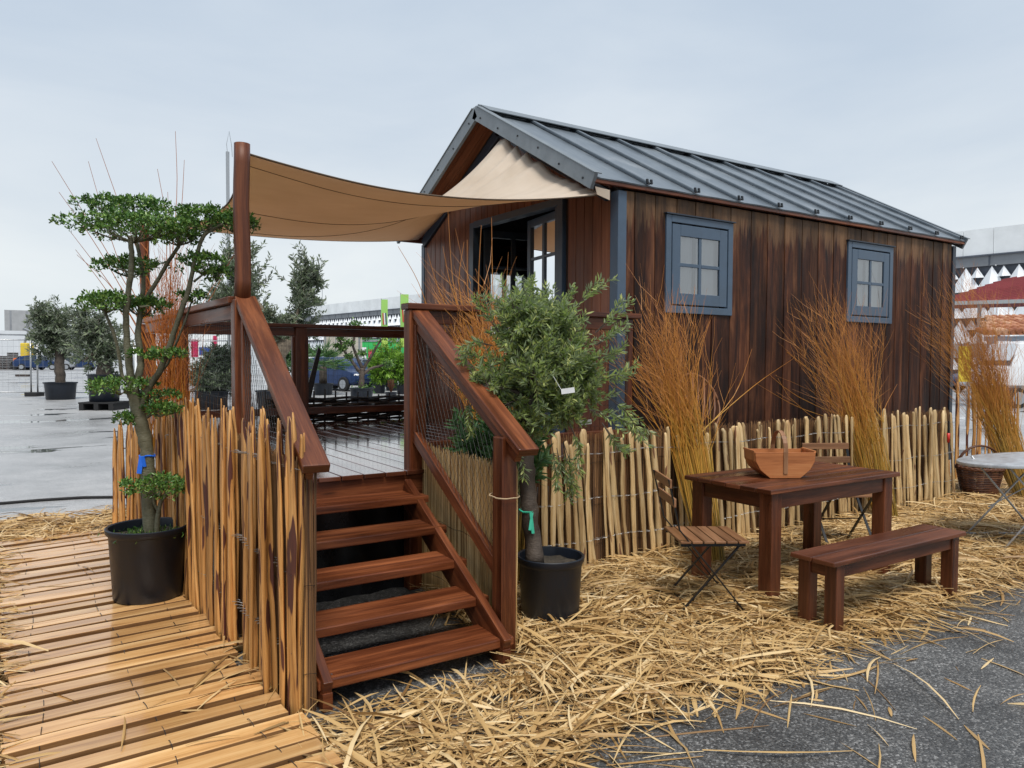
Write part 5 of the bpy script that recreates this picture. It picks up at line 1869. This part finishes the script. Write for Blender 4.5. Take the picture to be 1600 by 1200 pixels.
q = MB(); q.poly([(2.72, 8.27, 1.0), (2.80, 8.27, 1.0), (2.93, 8.29, 1.56), (2.90, 8.29, 1.60)], .02, (0, 1, 0)); q.build('slanting_stake', M['wattle'], wt)

# ------------------------------------------------------------------ background things
olive('tall two stemmed olive tree with a thick pale trunk behind the deck railing', (6.2, 21.2, 0), .55, .55, [(6.3, 21.3, .3), (6.2, 21.2, 1.4), (6.5, 21.1, 2.0)], .30, .22,
      [(at(376, 440, 22), (.75, .65, 1.35), .34), (at(345, 480, 22), (.75, .55, .8), .18), (at(478, 452, 22), (.60, .5, 1.28), .26), (at(445, 510, 22), (1.1, .6, .55), .22)], 800, 20, .14, .040, bark='barkpale', seed=41, twigL=.55, inner=.15, twr=.006, lean_up=1.2)
olive('round headed olive in a black pot seen through the left side mesh of the deck', (4.81, 22.6, 0), .48, .52, [(4.8, 22.6, .4), (4.85, 22.6, .9), (4.85, 22.6, 1.3)], .16, .13,
      [(at(335, 590, 22.9), (.82, .8, .52), .7), (at(345, 560, 22.9), (.6, .6, .4), .3)], 800, 18, .11, .034, seed=42, twigL=.4, inner=.2, twr=.005)
olive('large grey green olive in a black tub standing left of the cloud pruned tree', (1.52, 29.9, 0), .52, .58, [(1.52, 29.9, .4), (1.5, 29.9, 1.1), (1.5, 29.9, 1.7)], .17, .14,
      [(at(92, 525, 30), (1.0, 1.0, 1.05), .7), (at(75, 505, 30), (.6, .6, 1.0), .3)], 600, 16, .14, .040, seed=43, twigL=.55, inner=.15, twr=.007)
olive('wide grey olive on a black stand half hidden behind the cloud pruned tree', (2.25, 23.8, 0), .44, .75, [(2.25, 23.8, .6), (2.25, 23.8, 1.0), (2.2, 23.8, 1.4)], .2, .16,
      [(at(160, 555, 24), (1.0, .9, .85), .6), (at(140, 520, 24), (.7, .7, .8), .4)], 520, 16, .12, .036, seed=44, twigL=.5, inner=.15, twr=.006)
olive('small leafy potted bush behind the middle post of the back railing', (8.6, 27.0, 0), .3, .4, [(8.6, 27, .3), (8.6, 27, .6), (8.6, 27, .8)], .05, .04,
      [((8.6, 27, 1.5), (.8, .8, .8), 1.0)], 220, 12, .12, .035, mat='palm', seed=45, twigL=.5, inner=.15, twr=.005, name='potted_bush')
for i, (px, py, d, rx, rz, lb) in enumerate(((612, 570, 34, 1.0, 1.2, 'tall bright green shrub beside the green stall behind the deck'), (630, 590, 31, .8, .8, 'rounded bright green shrub at the right behind the back railing'), (592, 585, 31.5, .55, .8, 'narrow yellow green shrub right of the potted cloud tree'))):
    c = at(px, py, d)
    olive(lb, (c.x, c.y, 0), .28, .35, [(c.x, c.y, .3), (c.x, c.y, .5), (c.x, c.y, .7)], .04, .03, [((c.x, c.y, max(c.z, rz * .8 + .3)), (rx, rx, rz), 1.0)], 300, 13, .14, .05, mat='leaf_bright', seed=50 + i, twigL=.5, inner=.1, twr=.005, name='green_shrub', cat='shrub')
# small dead plant
c = at(611, 628, 25.3); dp = thing('potted_plant', 'small brown dead plant in a black pot behind the back railing', 'potted plant', (c.x, c.y, 0)); pot(dp, (c.x, c.y, 0), .19, .34)
q = MB()
for _ in range(60):
    a = random.uniform(0, 6.28); r = random.uniform(.03, .14); q.tube([(c.x, c.y, .28), (c.x + cos(a) * r * .6, c.y + sin(a) * r * .6, .5), (c.x + cos(a) * r, c.y + sin(a) * r, random.uniform(.5, .78))], .006, 3)
q.build('dry_stems', M['wicker'], dp)
# background cloud tree
c = at(565, 634, 23.4); base = V3((c.x, c.y, 0)); Dc = hypot(c.x, c.y)
bt = thing('cloud_pruned_tree', 'bare branched cloud pruned tree in a grey pot seen through the back railing mesh', 'potted tree', base)
pot(bt, base, .36, .56)
q = MB()


def C_(px, py): return at(px, py, Dc)


trunk(q, [C_(565, 612), C_(565, 590), C_(567, 575)], .09, .08, 10)
pd = []
for pts_ in ([(565, 585), (552, 568), (537, 548), (532, 533), (527, 522)], [(566, 575), (557, 556), (551, 540), (554, 522), (556, 508)], [(567, 577), (578, 560), (588, 542), (596, 530)], [(567, 585), (580, 575), (598, 571), (604, 566)], [(560, 580), (548, 560), (536, 555)]):
    trunk(q, [C_(*p) for p in pts_], .055, .025, 7); pd.append(pts_[-1])
q.build('trunk', M['barkdark'], bt, smooth=True)
rg = np.random.default_rng(5); Cs = []
for (px, py, rx) in ((527, 540, 5), (556, 507, 10), (571, 527, 10), (597, 524, 9), (545, 535, 9), (606, 569, 9), (566, 552, 8), (545, 557, 7), (532, 528, 6), (568, 608, 12), (535, 545, 6)):
    c = np.array(C_(px, py)); r_ = rx / FPX * Dc
    Cs.append(c + rg.normal(0, 1, (160, 3)) * np.array([r_ * .5, r_ * .5, r_ * .28]))
Cs = np.concatenate(Cs); D = rg.normal(size=Cs.shape); D /= np.linalg.norm(D, axis=1)[:, None]
V, F = leaf_arrays(Cs, D, rg.uniform(.05, .1, len(Cs)), rg.uniform(.03, .05, len(Cs)), rg)
np_mesh('foliage', V, F, M['leaf_cloud'], bt, np.repeat(rg.random(len(Cs)) * .8, 6))
# palm
c = at(505, 614, 30.5); pb = V3((c.x, c.y, 0)); pl = thing('fan_palm', 'spiky fan palm in a black pot just right of the middle railing post', 'palm', pb); pot(pl, pb, .4, .45)
q = MB(); q.tube([pb + V3((0, 0, .35)), pb + V3((0, 0, 1.1))], [.16, .14], 10); q.build('trunk', M['barkdark'], pl, smooth=True)
B = []; D = []; q = MB()
for k_ in range(34):
    a = random.uniform(0, 6.28); el = random.uniform(-.1, 1.4); ln = random.uniform(.5, .8)
    d = V3((cos(a) * cos(el), sin(a) * cos(el), sin(el))); s_ = pb + V3((0, 0, 1.05)); e_ = s_ + d * ln
    q.tube([s_, e_], .010, 4, cap=False)
    sx = d.cross(V3((0, 0, 1))).normalized()
    for j in range(15):
        t_ = (j / 14 - .5) * 2.6; dd = d * cos(t_) + sx * sin(t_); dd.z -= .15; B.append(tuple(e_)); D.append(tuple(dd.normalized()))
q.build('leaf_stalks', M['palm'], pl)
B = np.array(B); D = np.array(D); V, F = leaf_arrays(B, D, rg.uniform(.35, .55, len(B)), rg.uniform(.03, .04, len(B)), rg, .1)
np_mesh('fronds', V, F, M['palm'], pl, np.repeat(rg.random(len(B)), 6))

# banners
M['bannergreen'] = simple('green_banner_cloth', (.30, .56, .13), .7)
M['bannerlime'] = simple('yellow_green_banner_cloth', (.45, .65, .12), .7)
M['printred'] = simple('red_print', (.50, .06, .04), .6)
M['printblue'] = simple('dark_blue_print', (.03, .05, .16), .6)
for px, py, pw, d, lb in ((596, 468, 10, 42, 'green banner with red white and blue stripes, left of the pair above the railing'), (626, 460, 12.5, 38, 'taller green banner with red white and blue stripes, right of the pair above the railing')):
    top = at(px, py, d); w = pw / FPX * d; t = thing('green_banner', lb, 'banner', (top.x, top.y, 0), 'green striped banners')
    rt = V3((R_.x, R_.y, 0)).normalized(); fw = V3((F_.x, F_.y, 0)).normalized()
    q = MB(); q.tube([(top.x, top.y, 0), (top.x, top.y, top.z + .05)], .03, 6); q.build('pole', M['steel'], t)
    H = 2.6; c = V3((top.x, top.y, 0)) + rt * (w * .5) - fw * .05

    def bp(u, v, o=0): return c + rt * (u * w / 2) + V3((0, 0, top.z - v * H)) - fw * (.04 * sin(v * 5) + o)
    q = MB(); pts_ = [bp(u, v / 10) for v in range(11) for u in (-1, 0, 1)]
    q.add(pts_, [[v * 3 + u, v * 3 + u + 1, v * 3 + u + 4, v * 3 + u + 3] for v in range(10) for u in range(2)]); q.build('cloth', M['bannergreen'], t, smooth=True)
    q = MB(); q.add([bp(-.98, .62, .012), bp(.98, .62, .012), bp(.98, .99, .012), bp(-.98, .99, .012)], [[0, 1, 2, 3]]); q.build('lower_panel', M['bannerlime'], t)
    for u0, mt_ in ((-.62, 'printred'), (-.2, 'white'), (.22, 'printblue')):
        q = MB(); q.add([bp(u0, .28, .02), bp(u0 + .34, .28, .02), bp(u0 + .52, .52, .02), bp(u0 + .18, .52, .02)], [[0, 1, 2, 3]]); q.build('stripe', M[mt_], t)


# generic box building pieces
def blk(name, label, cat, px0, px1, z0, z1, d, depth, mat, lines=()):
    a = at(px0, 560, d); b = at(px1, 560, d); a.z = b.z = 0
    fw = V3((F_.x, F_.y, 0)).normalized()
    t = thing(name, label, cat, a)
    q = MB(); q.poly([a + V3((0, 0, z0)), b + V3((0, 0, z0)), b + V3((0, 0, z1)), a + V3((0, 0, z1))], depth, fw); q.build('body', M[mat], t)
    dr = (b - a)
    for (u0, u1, v0, v1, mt_, nm) in lines:
        q = MB(); q.poly([a + dr * u0 + V3((0, 0, z0 + (z1 - z0) * v0)) - fw * .03, a + dr * u1 + V3((0, 0, z0 + (z1 - z0) * v0)) - fw * .03, a + dr * u1 + V3((0, 0, z0 + (z1 - z0) * v1)) - fw * .03, a + dr * u0 + V3((0, 0, z0 + (z1 - z0) * v1)) - fw * .03], .06, fw)
        q.build(nm, M[mt_], t)
    return t


M['concrete'] = simple('grey_concrete', (.34, .35, .36), .8, nscale=.6, namt=.12)
M['trailer'] = simple('pale_trailer_panel', (.62, .65, .68), .5, nscale=.4, namt=.06)
M['beige'] = simple('beige_cabin_panel', (.46, .42, .36), .6, nscale=1.5, namt=.08)
M['stallgreen'] = simple('bright_green_canvas', (.03, .42, .10), .55)
M['palletwood'] = simple('dark_pallet_wood', (.06, .045, .04), .8, nscale=4, namt=.4)
M['carblue'] = simple('dark_blue_car_paint', (.012, .035, .11), .22, .3)
M['carsilver'] = simple('silver_car_paint', (.35, .37, .40), .3, .5)
M['carwhite'] = simple('white_van_paint', (.72, .74, .76), .3)
M['tyre'] = simple('black_tyre', (.014, .014, .015), .8)
M['orange'] = simple('orange_machine_paint', (.62, .12, .02), .4)
M['yellow'] = simple('yellow_machine_paint', (.68, .50, .04), .4)
M['pink'] = simple('pink_fabric', (.55, .02, .10), .6)
M['bluefab'] = simple('blue_fabric', (.03, .08, .35), .6)
M['redroof'] = simple('dull_red_roof_sheet', (.26, .05, .055), .45, nscale=1.5, namt=.15)
M['gutter'] = simple('grey_gutter', (.38, .41, .42), .45, .2)
M['greypost'] = simple('grey_painted_steel', (.20, .25, .31), .4, .1)

blk('concrete_tower', 'tall pale concrete block on the far left horizon', 'building', 8, 48, 0, 13.4, 245, 8, 'concrete', [(.20, .28, .0, .985, 'bandgrey', 'dark_strip'), (.84, .92, 0, .985, 'bandgrey', 'dark_strip')])
blk('warehouse', 'low flat pale warehouse on the far left horizon', 'building', -160, 60, 0, 5.4, 150, 20, 'trailer', [(0, 1, .86, .9, 'bandgrey', 'roof_edge')])
tr = blk('lorry_trailer', 'white lorry trailer parked at the far left of the lot', 'trailer', 48, 70, .9, 3.9, 96, 2.5, 'trailer', [(0, 1, .0, .04, 'bandgrey', 'chassis'), (.97, 1, 0, 1, 'bandgrey', 'edge')])
w_ = thing('pallet_stacks', 'dark stacks of wooden pallets at the far left of the lot', 'pallets', at(0, 573, 92))
fw = V3((F_.x, F_.y, 0)).normalized(); rt = V3((R_.x, R_.y, 0)).normalized()
for k_ in range(7):
    hh = random.choice((8, 9, 10))
    for j in range(hh):
        c = at(-22 + k_ * 10.5, 565, 92); z = .02 + j * .17
        q = MB(); q.beam(V3((c.x, c.y, z + .12)) - rt * .36, V3((c.x, c.y, z + .12)) + rt * .36, .7, .05); q.beam(V3((c.x, c.y, z + .04)) - rt * .34, V3((c.x, c.y, z + .04)) - rt * .2, .7, .09); q.beam(V3((c.x, c.y, z + .04)) + rt * .2, V3((c.x, c.y, z + .04)) + rt * .34, .7, .09)
        q.build('pallet', M['palletwood'], w_)
# crane / telehandler
c = at(42, 560, 90); cr = thing('yellow_loader', 'small yellow and orange loader with raised boom behind the pallets', 'loader', (c.x, c.y, 0))
q = MB(); q.beam(V3((c.x, c.y, 1.9)) - rt * .3, V3((c.x, c.y, 1.9)) + rt * .4, 1.2, 1.5); q.build('cab', M['yellow'], cr, bevel=.1)
q = MB(); q.beam(V3((c.x, c.y, .8)) - rt * .9, V3((c.x, c.y, .8)) + rt * .9, 1.6, .7); q.build('chassis', M['orange'], cr, bevel=.1)
q = MB(); q.tube([at(35, 552, 90), at(40, 530, 90), at(45, 517, 90)], .11, 6); q.tube([at(36, 513, 90), at(49, 519, 90)], .14, 6); q.build('boom', M['bandgrey'], cr)
for s_ in (-.6, .6):
    q = MB(); p = V3((c.x, c.y, .4)) + rt * s_ - fw * .8; q.tube([p, p - fw * .3], .4, 16); q.build('wheel', M['tyre'], cr)


def car(label, base, heading, L=4.2, W=1.75, H=1.45, paint='carblue', van=False, name='parked_car', cat='car', group=None):
    t = thing(name, label, cat, base, group)
    B0 = V3(base); fx = V3((cos(heading), sin(heading), 0)); fy = V3((-sin(heading), cos(heading), 0))

    def W_(x, y, z): return B0 + fx * x + fy * y + V3((0, 0, z))
    if van:
        secs = [(-.5, .35, .62, .62, .9), (-.49, .3, .95, 1.0, .97), (.18, .3, .95, 1.0, .97), (.30, .3, .62, .96, .94), (.36, .3, .60, .62, .93), (.47, .3, .52, .54, .90), (.5, .34, .48, .49, .82)]
    else:
        secs = [(-.5, .32, .56, .58, .84), (-.47, .22, .62, .66, .93), (-.34, .18, .64, .93, .97), (-.2, .16, .64, .99, .98), (.08, .16, .63, .98, .98), (.22, .16, .62, .82, .98), (.29, .16, .62, .645, .97), (.42, .18, .54, .555, .93), (.485, .24, .46, .47, .86), (.5, .30, .40, .41, .78)]
    body = MB(); n_ = 10
    rings = []
    for (u, zb, zm, zt, wf) in secs:
        x = u * L; hw = W / 2 * wf; zt_ = zt * H; zm_ = min(zm, zt) * H; zb_ = zb * H
        roofw = hw * (.80 if zt - zm > .1 else .97)
        ring = [(-hw * .9, zb_), (-hw, zb_ + .08), (-hw, zm_ * .75), (-hw * .97, zm_), (-roofw, zt_ - .03), (-roofw * .8, zt_), (roofw * .8, zt_), (roofw, zt_ - .03), (hw * .97, zm_), (hw, zm_ * .75), (hw, zb_ + .08), (hw * .9, zb_)]
        rings.append([W_(x, y, z) for y, z in ring])
    n_ = 12
    pts_ = [p for r in rings for p in r]; fc = []
    for i in range(len(rings) - 1):
        for j in range(n_):
            j2 = (j + 1) % n_; fc.append([i * n_ + j, i * n_ + j2, (i + 1) * n_ + j2, (i + 1) * n_ + j])
    fc.append(list(range(n_))); fc.append([(len(rings) - 1) * n_ + j for j in range(n_)][::-1])
    body.add(pts_, fc); body.build('body', M[paint], t, bevel=.02, smooth=False)

    # glazing: slightly proud panels
    def quad(nm, mt_, P):
        q = MB(); q.add([W_(*p) for p in P], [[0, 1, 2, 3]]); q.build(nm, M[mt_], t)
    zt_ = .96 * H; zm_ = .66 * H
    if not van:
        for s_ in (-1, 1):
            y0, y1 = s_ * (W / 2 * .975), s_ * (W / 2 * .815)
            quad('side_window', 'carglass', [(-.30 * L, y0, zm_), (-.03 * L, y0, zm_), (-.03 * L, y1, zt_ - .05), (-.25 * L, y1, zt_ - .09)])
            quad('side_window', 'carglass', [(-.01 * L, y0, zm_), (.24 * L, y0, zm_), (.11 * L, y1, zt_ - .06), (-.01 * L, y1, zt_ - .05)])
        quad('windscreen', 'carglass', [(.285 * L, -W * .43, zm_ + .0), (.285 * L, W * .43, zm_ + .0), (.105 * L, W * .36, zt_ + .0), (.105 * L, -W * .36, zt_ + .0)])
        quad('rear_window', 'carglass', [(-.47 * L - .012, W * .42, zm_), (-.47 * L - .012, -W * .42, zm_), (-.35 * L, -W * .36, zt_ - .04), (-.35 * L, W * .36, zt_ - .04)])
    else:
        for s_ in (-1, 1):
            y0 = s_ * (W / 2 * .97 + .01)
            quad('side_window', 'carglass', [(.05 * L, y0, .58 * H), (.26 * L, y0, .58 * H), (.20 * L, y0 * .93, .86 * H), (.05 * L, y0 * .95, .88 * H)])
        quad('windscreen', 'carglass', [(.36 * L, -W * .42, .63 * H), (.36 * L, W * .42, .63 * H), (.30 * L, W * .38, .93 * H), (.30 * L, -W * .38, .93 * H)])
    for s_ in (-1, 1):
        q = MB(); p = W_(.455 * L, s_ * W * .36, .46 * H); q.lathe(p, [(0, -.07), (.12, -.04), (.14, 0), (.12, .05), (0, .07)], 10); q.build('headlight', M['white'], t, smooth=True)
        q = MB(); p = W_(.2 * L, s_ * (W * .5 + .06), .68 * H); q.beam(p - fx * .1, p + fx * .06, .12, .12); q.build('mirror', M['black'], t, bevel=.02)
        for x_ in (-.31, .32):
            q = MB(); p = W_(x_ * L, s_ * W * .42, .31); q.tube([p, p + fy * s_ * .17], .31, 24); wh = q.build('wheel', M['tyre'], t, bevel=.02)
            q = MB(); p2 = p + fy * s_ * .172; q.tube([p2, p2 + fy * s_ * .008], .20, 10); q.build('rim', M['carsilver'], wh)
    return t


# heading built from camera directions: to the right and towards the camera
hd = (R_ * .80 - V3((F_.x, F_.y, 0)) * .60); hA = atan2(hd.y, hd.x)
c = at(530, 607, 35); car('dark blue hatchback parked behind the fan palm and the potted cloud tree', (c.x, c.y, 0), hA, L=4.0, H=1.5)
c = at(584, 595, 40); car('silver car parked behind the dark blue hatchback', (c.x, c.y, 0), hA, paint='carsilver')
for px, lb, pc in ((62, 'dark car at the far left just right of the white trailer', 'carblue'), (84, 'silver car parked behind the trunk of the leftmost olive', 'carsilver'), (118, 'dark car parked far off behind the second olive', 'carblue')):
    c = at(px, 576, 88); car(lb, (c.x, c.y, 0), hA + .9, paint=pc)
c = at(1640, 590, 30); car('white van at the right edge beyond the grey steel posts', (c.x, c.y, 0), atan2(-R_.y, -R_.x), L=5.0, W=1.9, H=2.1, paint='carwhite', van=True, name='white_van', cat='van')
c = at(1560, 580, 42); car('dark car behind the grey steel posts at the right', (c.x, c.y, 0), atan2(-R_.y, -R_.x), paint='carblue')

# cabins and stalls behind the deck
blk('site_cabin', 'beige panel cabin behind the potted cloud tree', 'cabin', 506, 566, 0, 2.9, 56, 3, 'beige', [(.02, .06, .0, 1, 'bandgrey', 'corner'), (.9, .95, 0, 1, 'bandgrey', 'corner'), (0, 1, .0, .3, 'concrete', 'lower_panel'), (.3, .32, 0, 1, 'bandgrey', 'joint')])
blk('green_stall', 'bright green market stall behind the bright shrubs', 'stall', 566, 645, 0, 2.6, 50, 3, 'stallgreen', [(0, .08, .35, .8, 'white', 'notice'), (.12, .2, .1, .75, 'pink', 'poster'), (0, 1, .94, .99, 'bandgrey', 'roof_edge')])
blk('market_tent', 'white market tent with pink and blue signs seen through the left deck mesh', 'tent', 285, 372, 0, 3.1, 60, 4, 'panelwhite', [(.55, .62, .1, .95, 'pink', 'banner'), (.16, .28, .45, .85, 'pink', 'poster'), (.3, .5, .5, .68, 'bluefab', 'sign'), (.0, 1, .0, .08, 'bandgrey', 'skirting')])
blk('white_stall', 'plain white stall between the olives and the deck post', 'stall', 200, 262, 0, 2.7, 62, 3, 'panelwhite', [(.3, .7, .2, .7, 'bandgrey', 'opening')])

# temporary mesh fence at left
tf0 = at(54, 618, 32.6); tf0.z = 0
for k_, (a, b) in enumerate(((-4.0, -.12), (.12, 3.6), (3.75, 7.2))):
    pa = tf0 + rt * a; pb_ = tf0 + rt * b
    lb = ('mesh fence panel left of the paired posts on the lot', 'mesh fence panel behind the leftmost olive tub', 'mesh fence panel behind the second olive')[k_]
    t = thing('site_fence_panel', lb, 'fence panel', pa, 'temporary site fence')
    q = MB()
    for p in (pa, pb_):
        q.tube([p, p + V3((0, 0, 2.05))], .03, 8)
    q.tube([pa + V3((0, 0, 2.03)), pb_ + V3((0, 0, 2.03))], .02, 6); q.tube([pa + V3((0, 0, .14)), pb_ + V3((0, 0, .14))], .02, 6)
    q.build('tube_frame', M['steel'], t, smooth=True)
    q = MB(); n_ = int((b - a) / .2)
    for i in range(1, n_):
        p = pa.lerp(pb_, i / n_); q.tube([p + V3((0, 0, .14)), p + V3((0, 0, 2.03))], .0035, 3, cap=False)
    for z in np.arange(.35, 2.0, .24):
        q.tube([pa + V3((0, 0, z)), pb_ + V3((0, 0, z))], .0035, 3, cap=False)
    q.build('wire_mesh', M['steel'], t, kind='stuff')
for a, lb in ((0, 'black weight block under the paired posts of the site fence'), (3.68, 'black weight block of the site fence behind the olives')):
    c = tf0 + rt * a; q = MB(); q.beam(c - rt * .22 + V3((0, 0, .07)), c + rt * .22 + V3((0, 0, .07)), .5, .14); tag(q.build('fence_block', M['tyre'], bevel=.02), lb, 'weight block', 'site fence weight blocks')
# pallet stand below the second olive
c = V3((2.25, 23.75, 0)); q = MB()
for a in (-.4, 0, .4):
    q.beam(c + rt * a - fw * .45 + V3((0, 0, .09)), c + rt * a + fw * .45 + V3((0, 0, .09)), .12, .18)
q.beam(c - rt * .48 + V3((0, 0, .2)), c + rt * .48 + V3((0, 0, .2)), .9, .04)
tag(q.build('black_pallet', M['tyre']), 'black plastic pallet under the pot of the wide grey olive', 'pallet')
for o in bpy.data.objects:
    if o.get('label') == 'wide grey olive on a black stand half hidden behind the cloud pruned tree':
        o.location.z = .22
# black cable on the lot
q = MB(); q.tube([V3((-6 + k_ * .35, 10.0 - .15 * k_ * .35 + .08 * sin(k_ * .8) + .04 * sin(k_ * 2.1), .015)) for k_ in range(24)], .016, 6); tag(q.build('black_cable', M['tyre'], smooth=True), 'black cable lying across the wet lot left of the stake fence', 'cable')
# timber lying on the lot
c = at(36, 581, 62); q = MB(); q.beam(V3((c.x, c.y, .08)) - rt * .45, V3((c.x, c.y, .08)) + rt * .45, .3, .14); tag(q.build('timber_baulk', M['palletwood']), 'dark timber lying flat on the far left of the lot', 'timber')
# light mast behind the sail pole
b = at(358, 560, 27.9); mst = thing('light_mast', 'thin grey mast with a wire loop on top behind the sail pole', 'mast', (b.x, b.y, 0))
q = MB(); q.tube([(b.x, b.y, 0), (b.x, b.y, 8.4)], [.05, .06], 8); q.build('pole', M['steel'], mst)
q = MB(); q.tube([(b.x, b.y, 8.3), at(354, 225, 27.9), at(358, 205, 27.9), at(362, 228, 27.9), at(363, 245, 27.9)], .014, 4); q.build('wire_loop', M['steel'], mst)

# shelters at right
rs_ = thing('red_roof_shelter', 'shelter with a ribbed dull red hipped metal roof right of the cabin', 'shelter', at(1560, 600, 45))
rs_.location.z = 0
ea, eb = at(1462, 472, 45), at(1760, 458, 45); ea.z = eb.z = 4.45
ax1 = (eb - ea).normalized(); bk_ = V3((-ax1.y, ax1.x, 0))
if bk_.dot(fw) < 0: bk_ = -bk_
ra = ea + ax1 * 3.1 + bk_ * 3.2 + V3((0, 0, 1.35)); rb = eb - ax1 * 3.1 + bk_ * 3.2 + V3((0, 0, 1.35))
q = MB(); q.add([ea, eb, rb, ra, ea + bk_ * 6.4, eb + bk_ * 6.4], [[0, 1, 2, 3], [4, 3, 2, 5], [0, 3, 4], [1, 5, 2]]); q.build('roof', M['redroof'], rs_)
LL = (eb - ea).length
up_ = bk_ * 3.2 + V3((0, 0, 1.35))


def rf(x_, v_): return ea + ax1 * x_ + up_ * v_ + V3((0, 0, .03))


for (x_, v_) in [(3.1 * k / 9, k / 9) for k in range(9)] + [(.45 * k, 0) for k in range(1, int(LL / .45))]:
    # each rib runs slanting up to the ridge or the far hip
    t_ = min(1 - v_, (LL - 3.1 * v_ - x_) / 9.1)
    if t_ > .03:
        q = MB(); q.beam(rf(x_, v_), rf(x_ + 6 * t_, v_ + t_), .07, .06); q.build('roof_rib', M['redroof'], rs_)
q = MB(); q.beam(ea - V3((0, 0, .1)) - bk_ * .06, eb - V3((0, 0, .1)) - bk_ * .06, .14, .18); q.build('gutter', M['gutter'], rs_)
for u in (.25, .95):
    q = MB(); p = ea.lerp(eb, u) + bk_ * .3; q.beam(V3((p.x, p.y, 0)), V3((p.x, p.y, 4.3)), .14, .14, (1, 0, 0)); q.build('post', M['gutter'], rs_)
M['tile'] = mk_var('terracotta_tile', [(0, (.26, .09, .045)), (.5, (.45, .20, .11)), (1, (.58, .36, .24))], .75, bumps=4)
ts = thing('tiled_shelter', 'small grey steel pergola with a terracotta tiled roof at the right edge', 'shelter', at(1584, 621, 29.5))
ts.location.z = 0
ta, tb = at(1540, 522, 31), at(1700, 522, 31); ta.z = tb.z = 2.42
tu = fw * 2.2 + V3((0, 0, .62)); LL = (tb - ta).length; td = (tb - ta).normalized(); s_ = 0
while s_ < LL:
    for k_ in range(min(5, 1 + int(s_ / .28))):
        q = MB(); a = ta + td * s_ + tu * (k_ / 5) + V3((0, 0, .025 * 0)); b = ta + td * s_ + tu * ((k_ + 1.08) / 5)
        q.tube([a + V3((0, 0, .02 + .01 * (k_ % 2))), b + V3((0, 0, .0))], [.105, .09], 8, var=random.random(), cap=True)
        q.build('roof_tile', M['tile'], ts, smooth=False)
    s_ += .2
q = MB(); q.poly([ta - V3((0, 0, .05)), tb - V3((0, 0, .05)), tb + tu - V3((0, 0, .05)), ta + td * 1.3 + tu - V3((0, 0, .05))], -.03, (0, 0, 1)); q.build('roof_deck', M['tile'], ts)
q = MB(); q.beam(ta - V3((0, 0, .2)) + fw * .1, tb - V3((0, 0, .2)) + fw * .1, .1, .16); q.build('beam', M['greypost'], ts)
for px in (1548, 1583, 1680):
    p = at(px, 600, 30.8); q = MB(); q.beam(V3((p.x, p.y, 0)), V3((p.x, p.y, 2.2)), .22, .2, (1, 0, 0)); q.build('post', M['greypost'], ts)
q = MB(); q.beam(at(1480, 548, 34), at(1600, 548, 34), .1, .55); tag(q.build('grey_counter_board', M['concrete']), 'grey board behind the steel posts under the tiled shelter', 'board')
c = at(1512, 580, 20); c.z = 1.0; ys = thing('yellow_sign', 'yellow board on posts glimpsed behind the rightmost willow bundle', 'sign', (c.x, c.y, 0))
q = MB(); q.poly([c - rt * .20, c + rt * .08, c + rt * .08 + V3((0, 0, .8)), c - rt * .20 + V3((0, 0, .8))], .03, fw); q.build('board', M['yellow'], ys)
for k_ in (-.16, .04):
    q = MB(); p = c + rt * k_ + fw * .05; q.beam(V3((p.x, p.y, 0)), p + V3((0, 0, .9)), .04, .04, (1, 0, 0)); q.build('post', M['steel'], ys)
# parts of one lattice behind the basket
print('objects', len(bpy.data.objects), 'tris~', sum(len(o.data.polygons) for o in bpy.data.objects if o.type == 'MESH'))
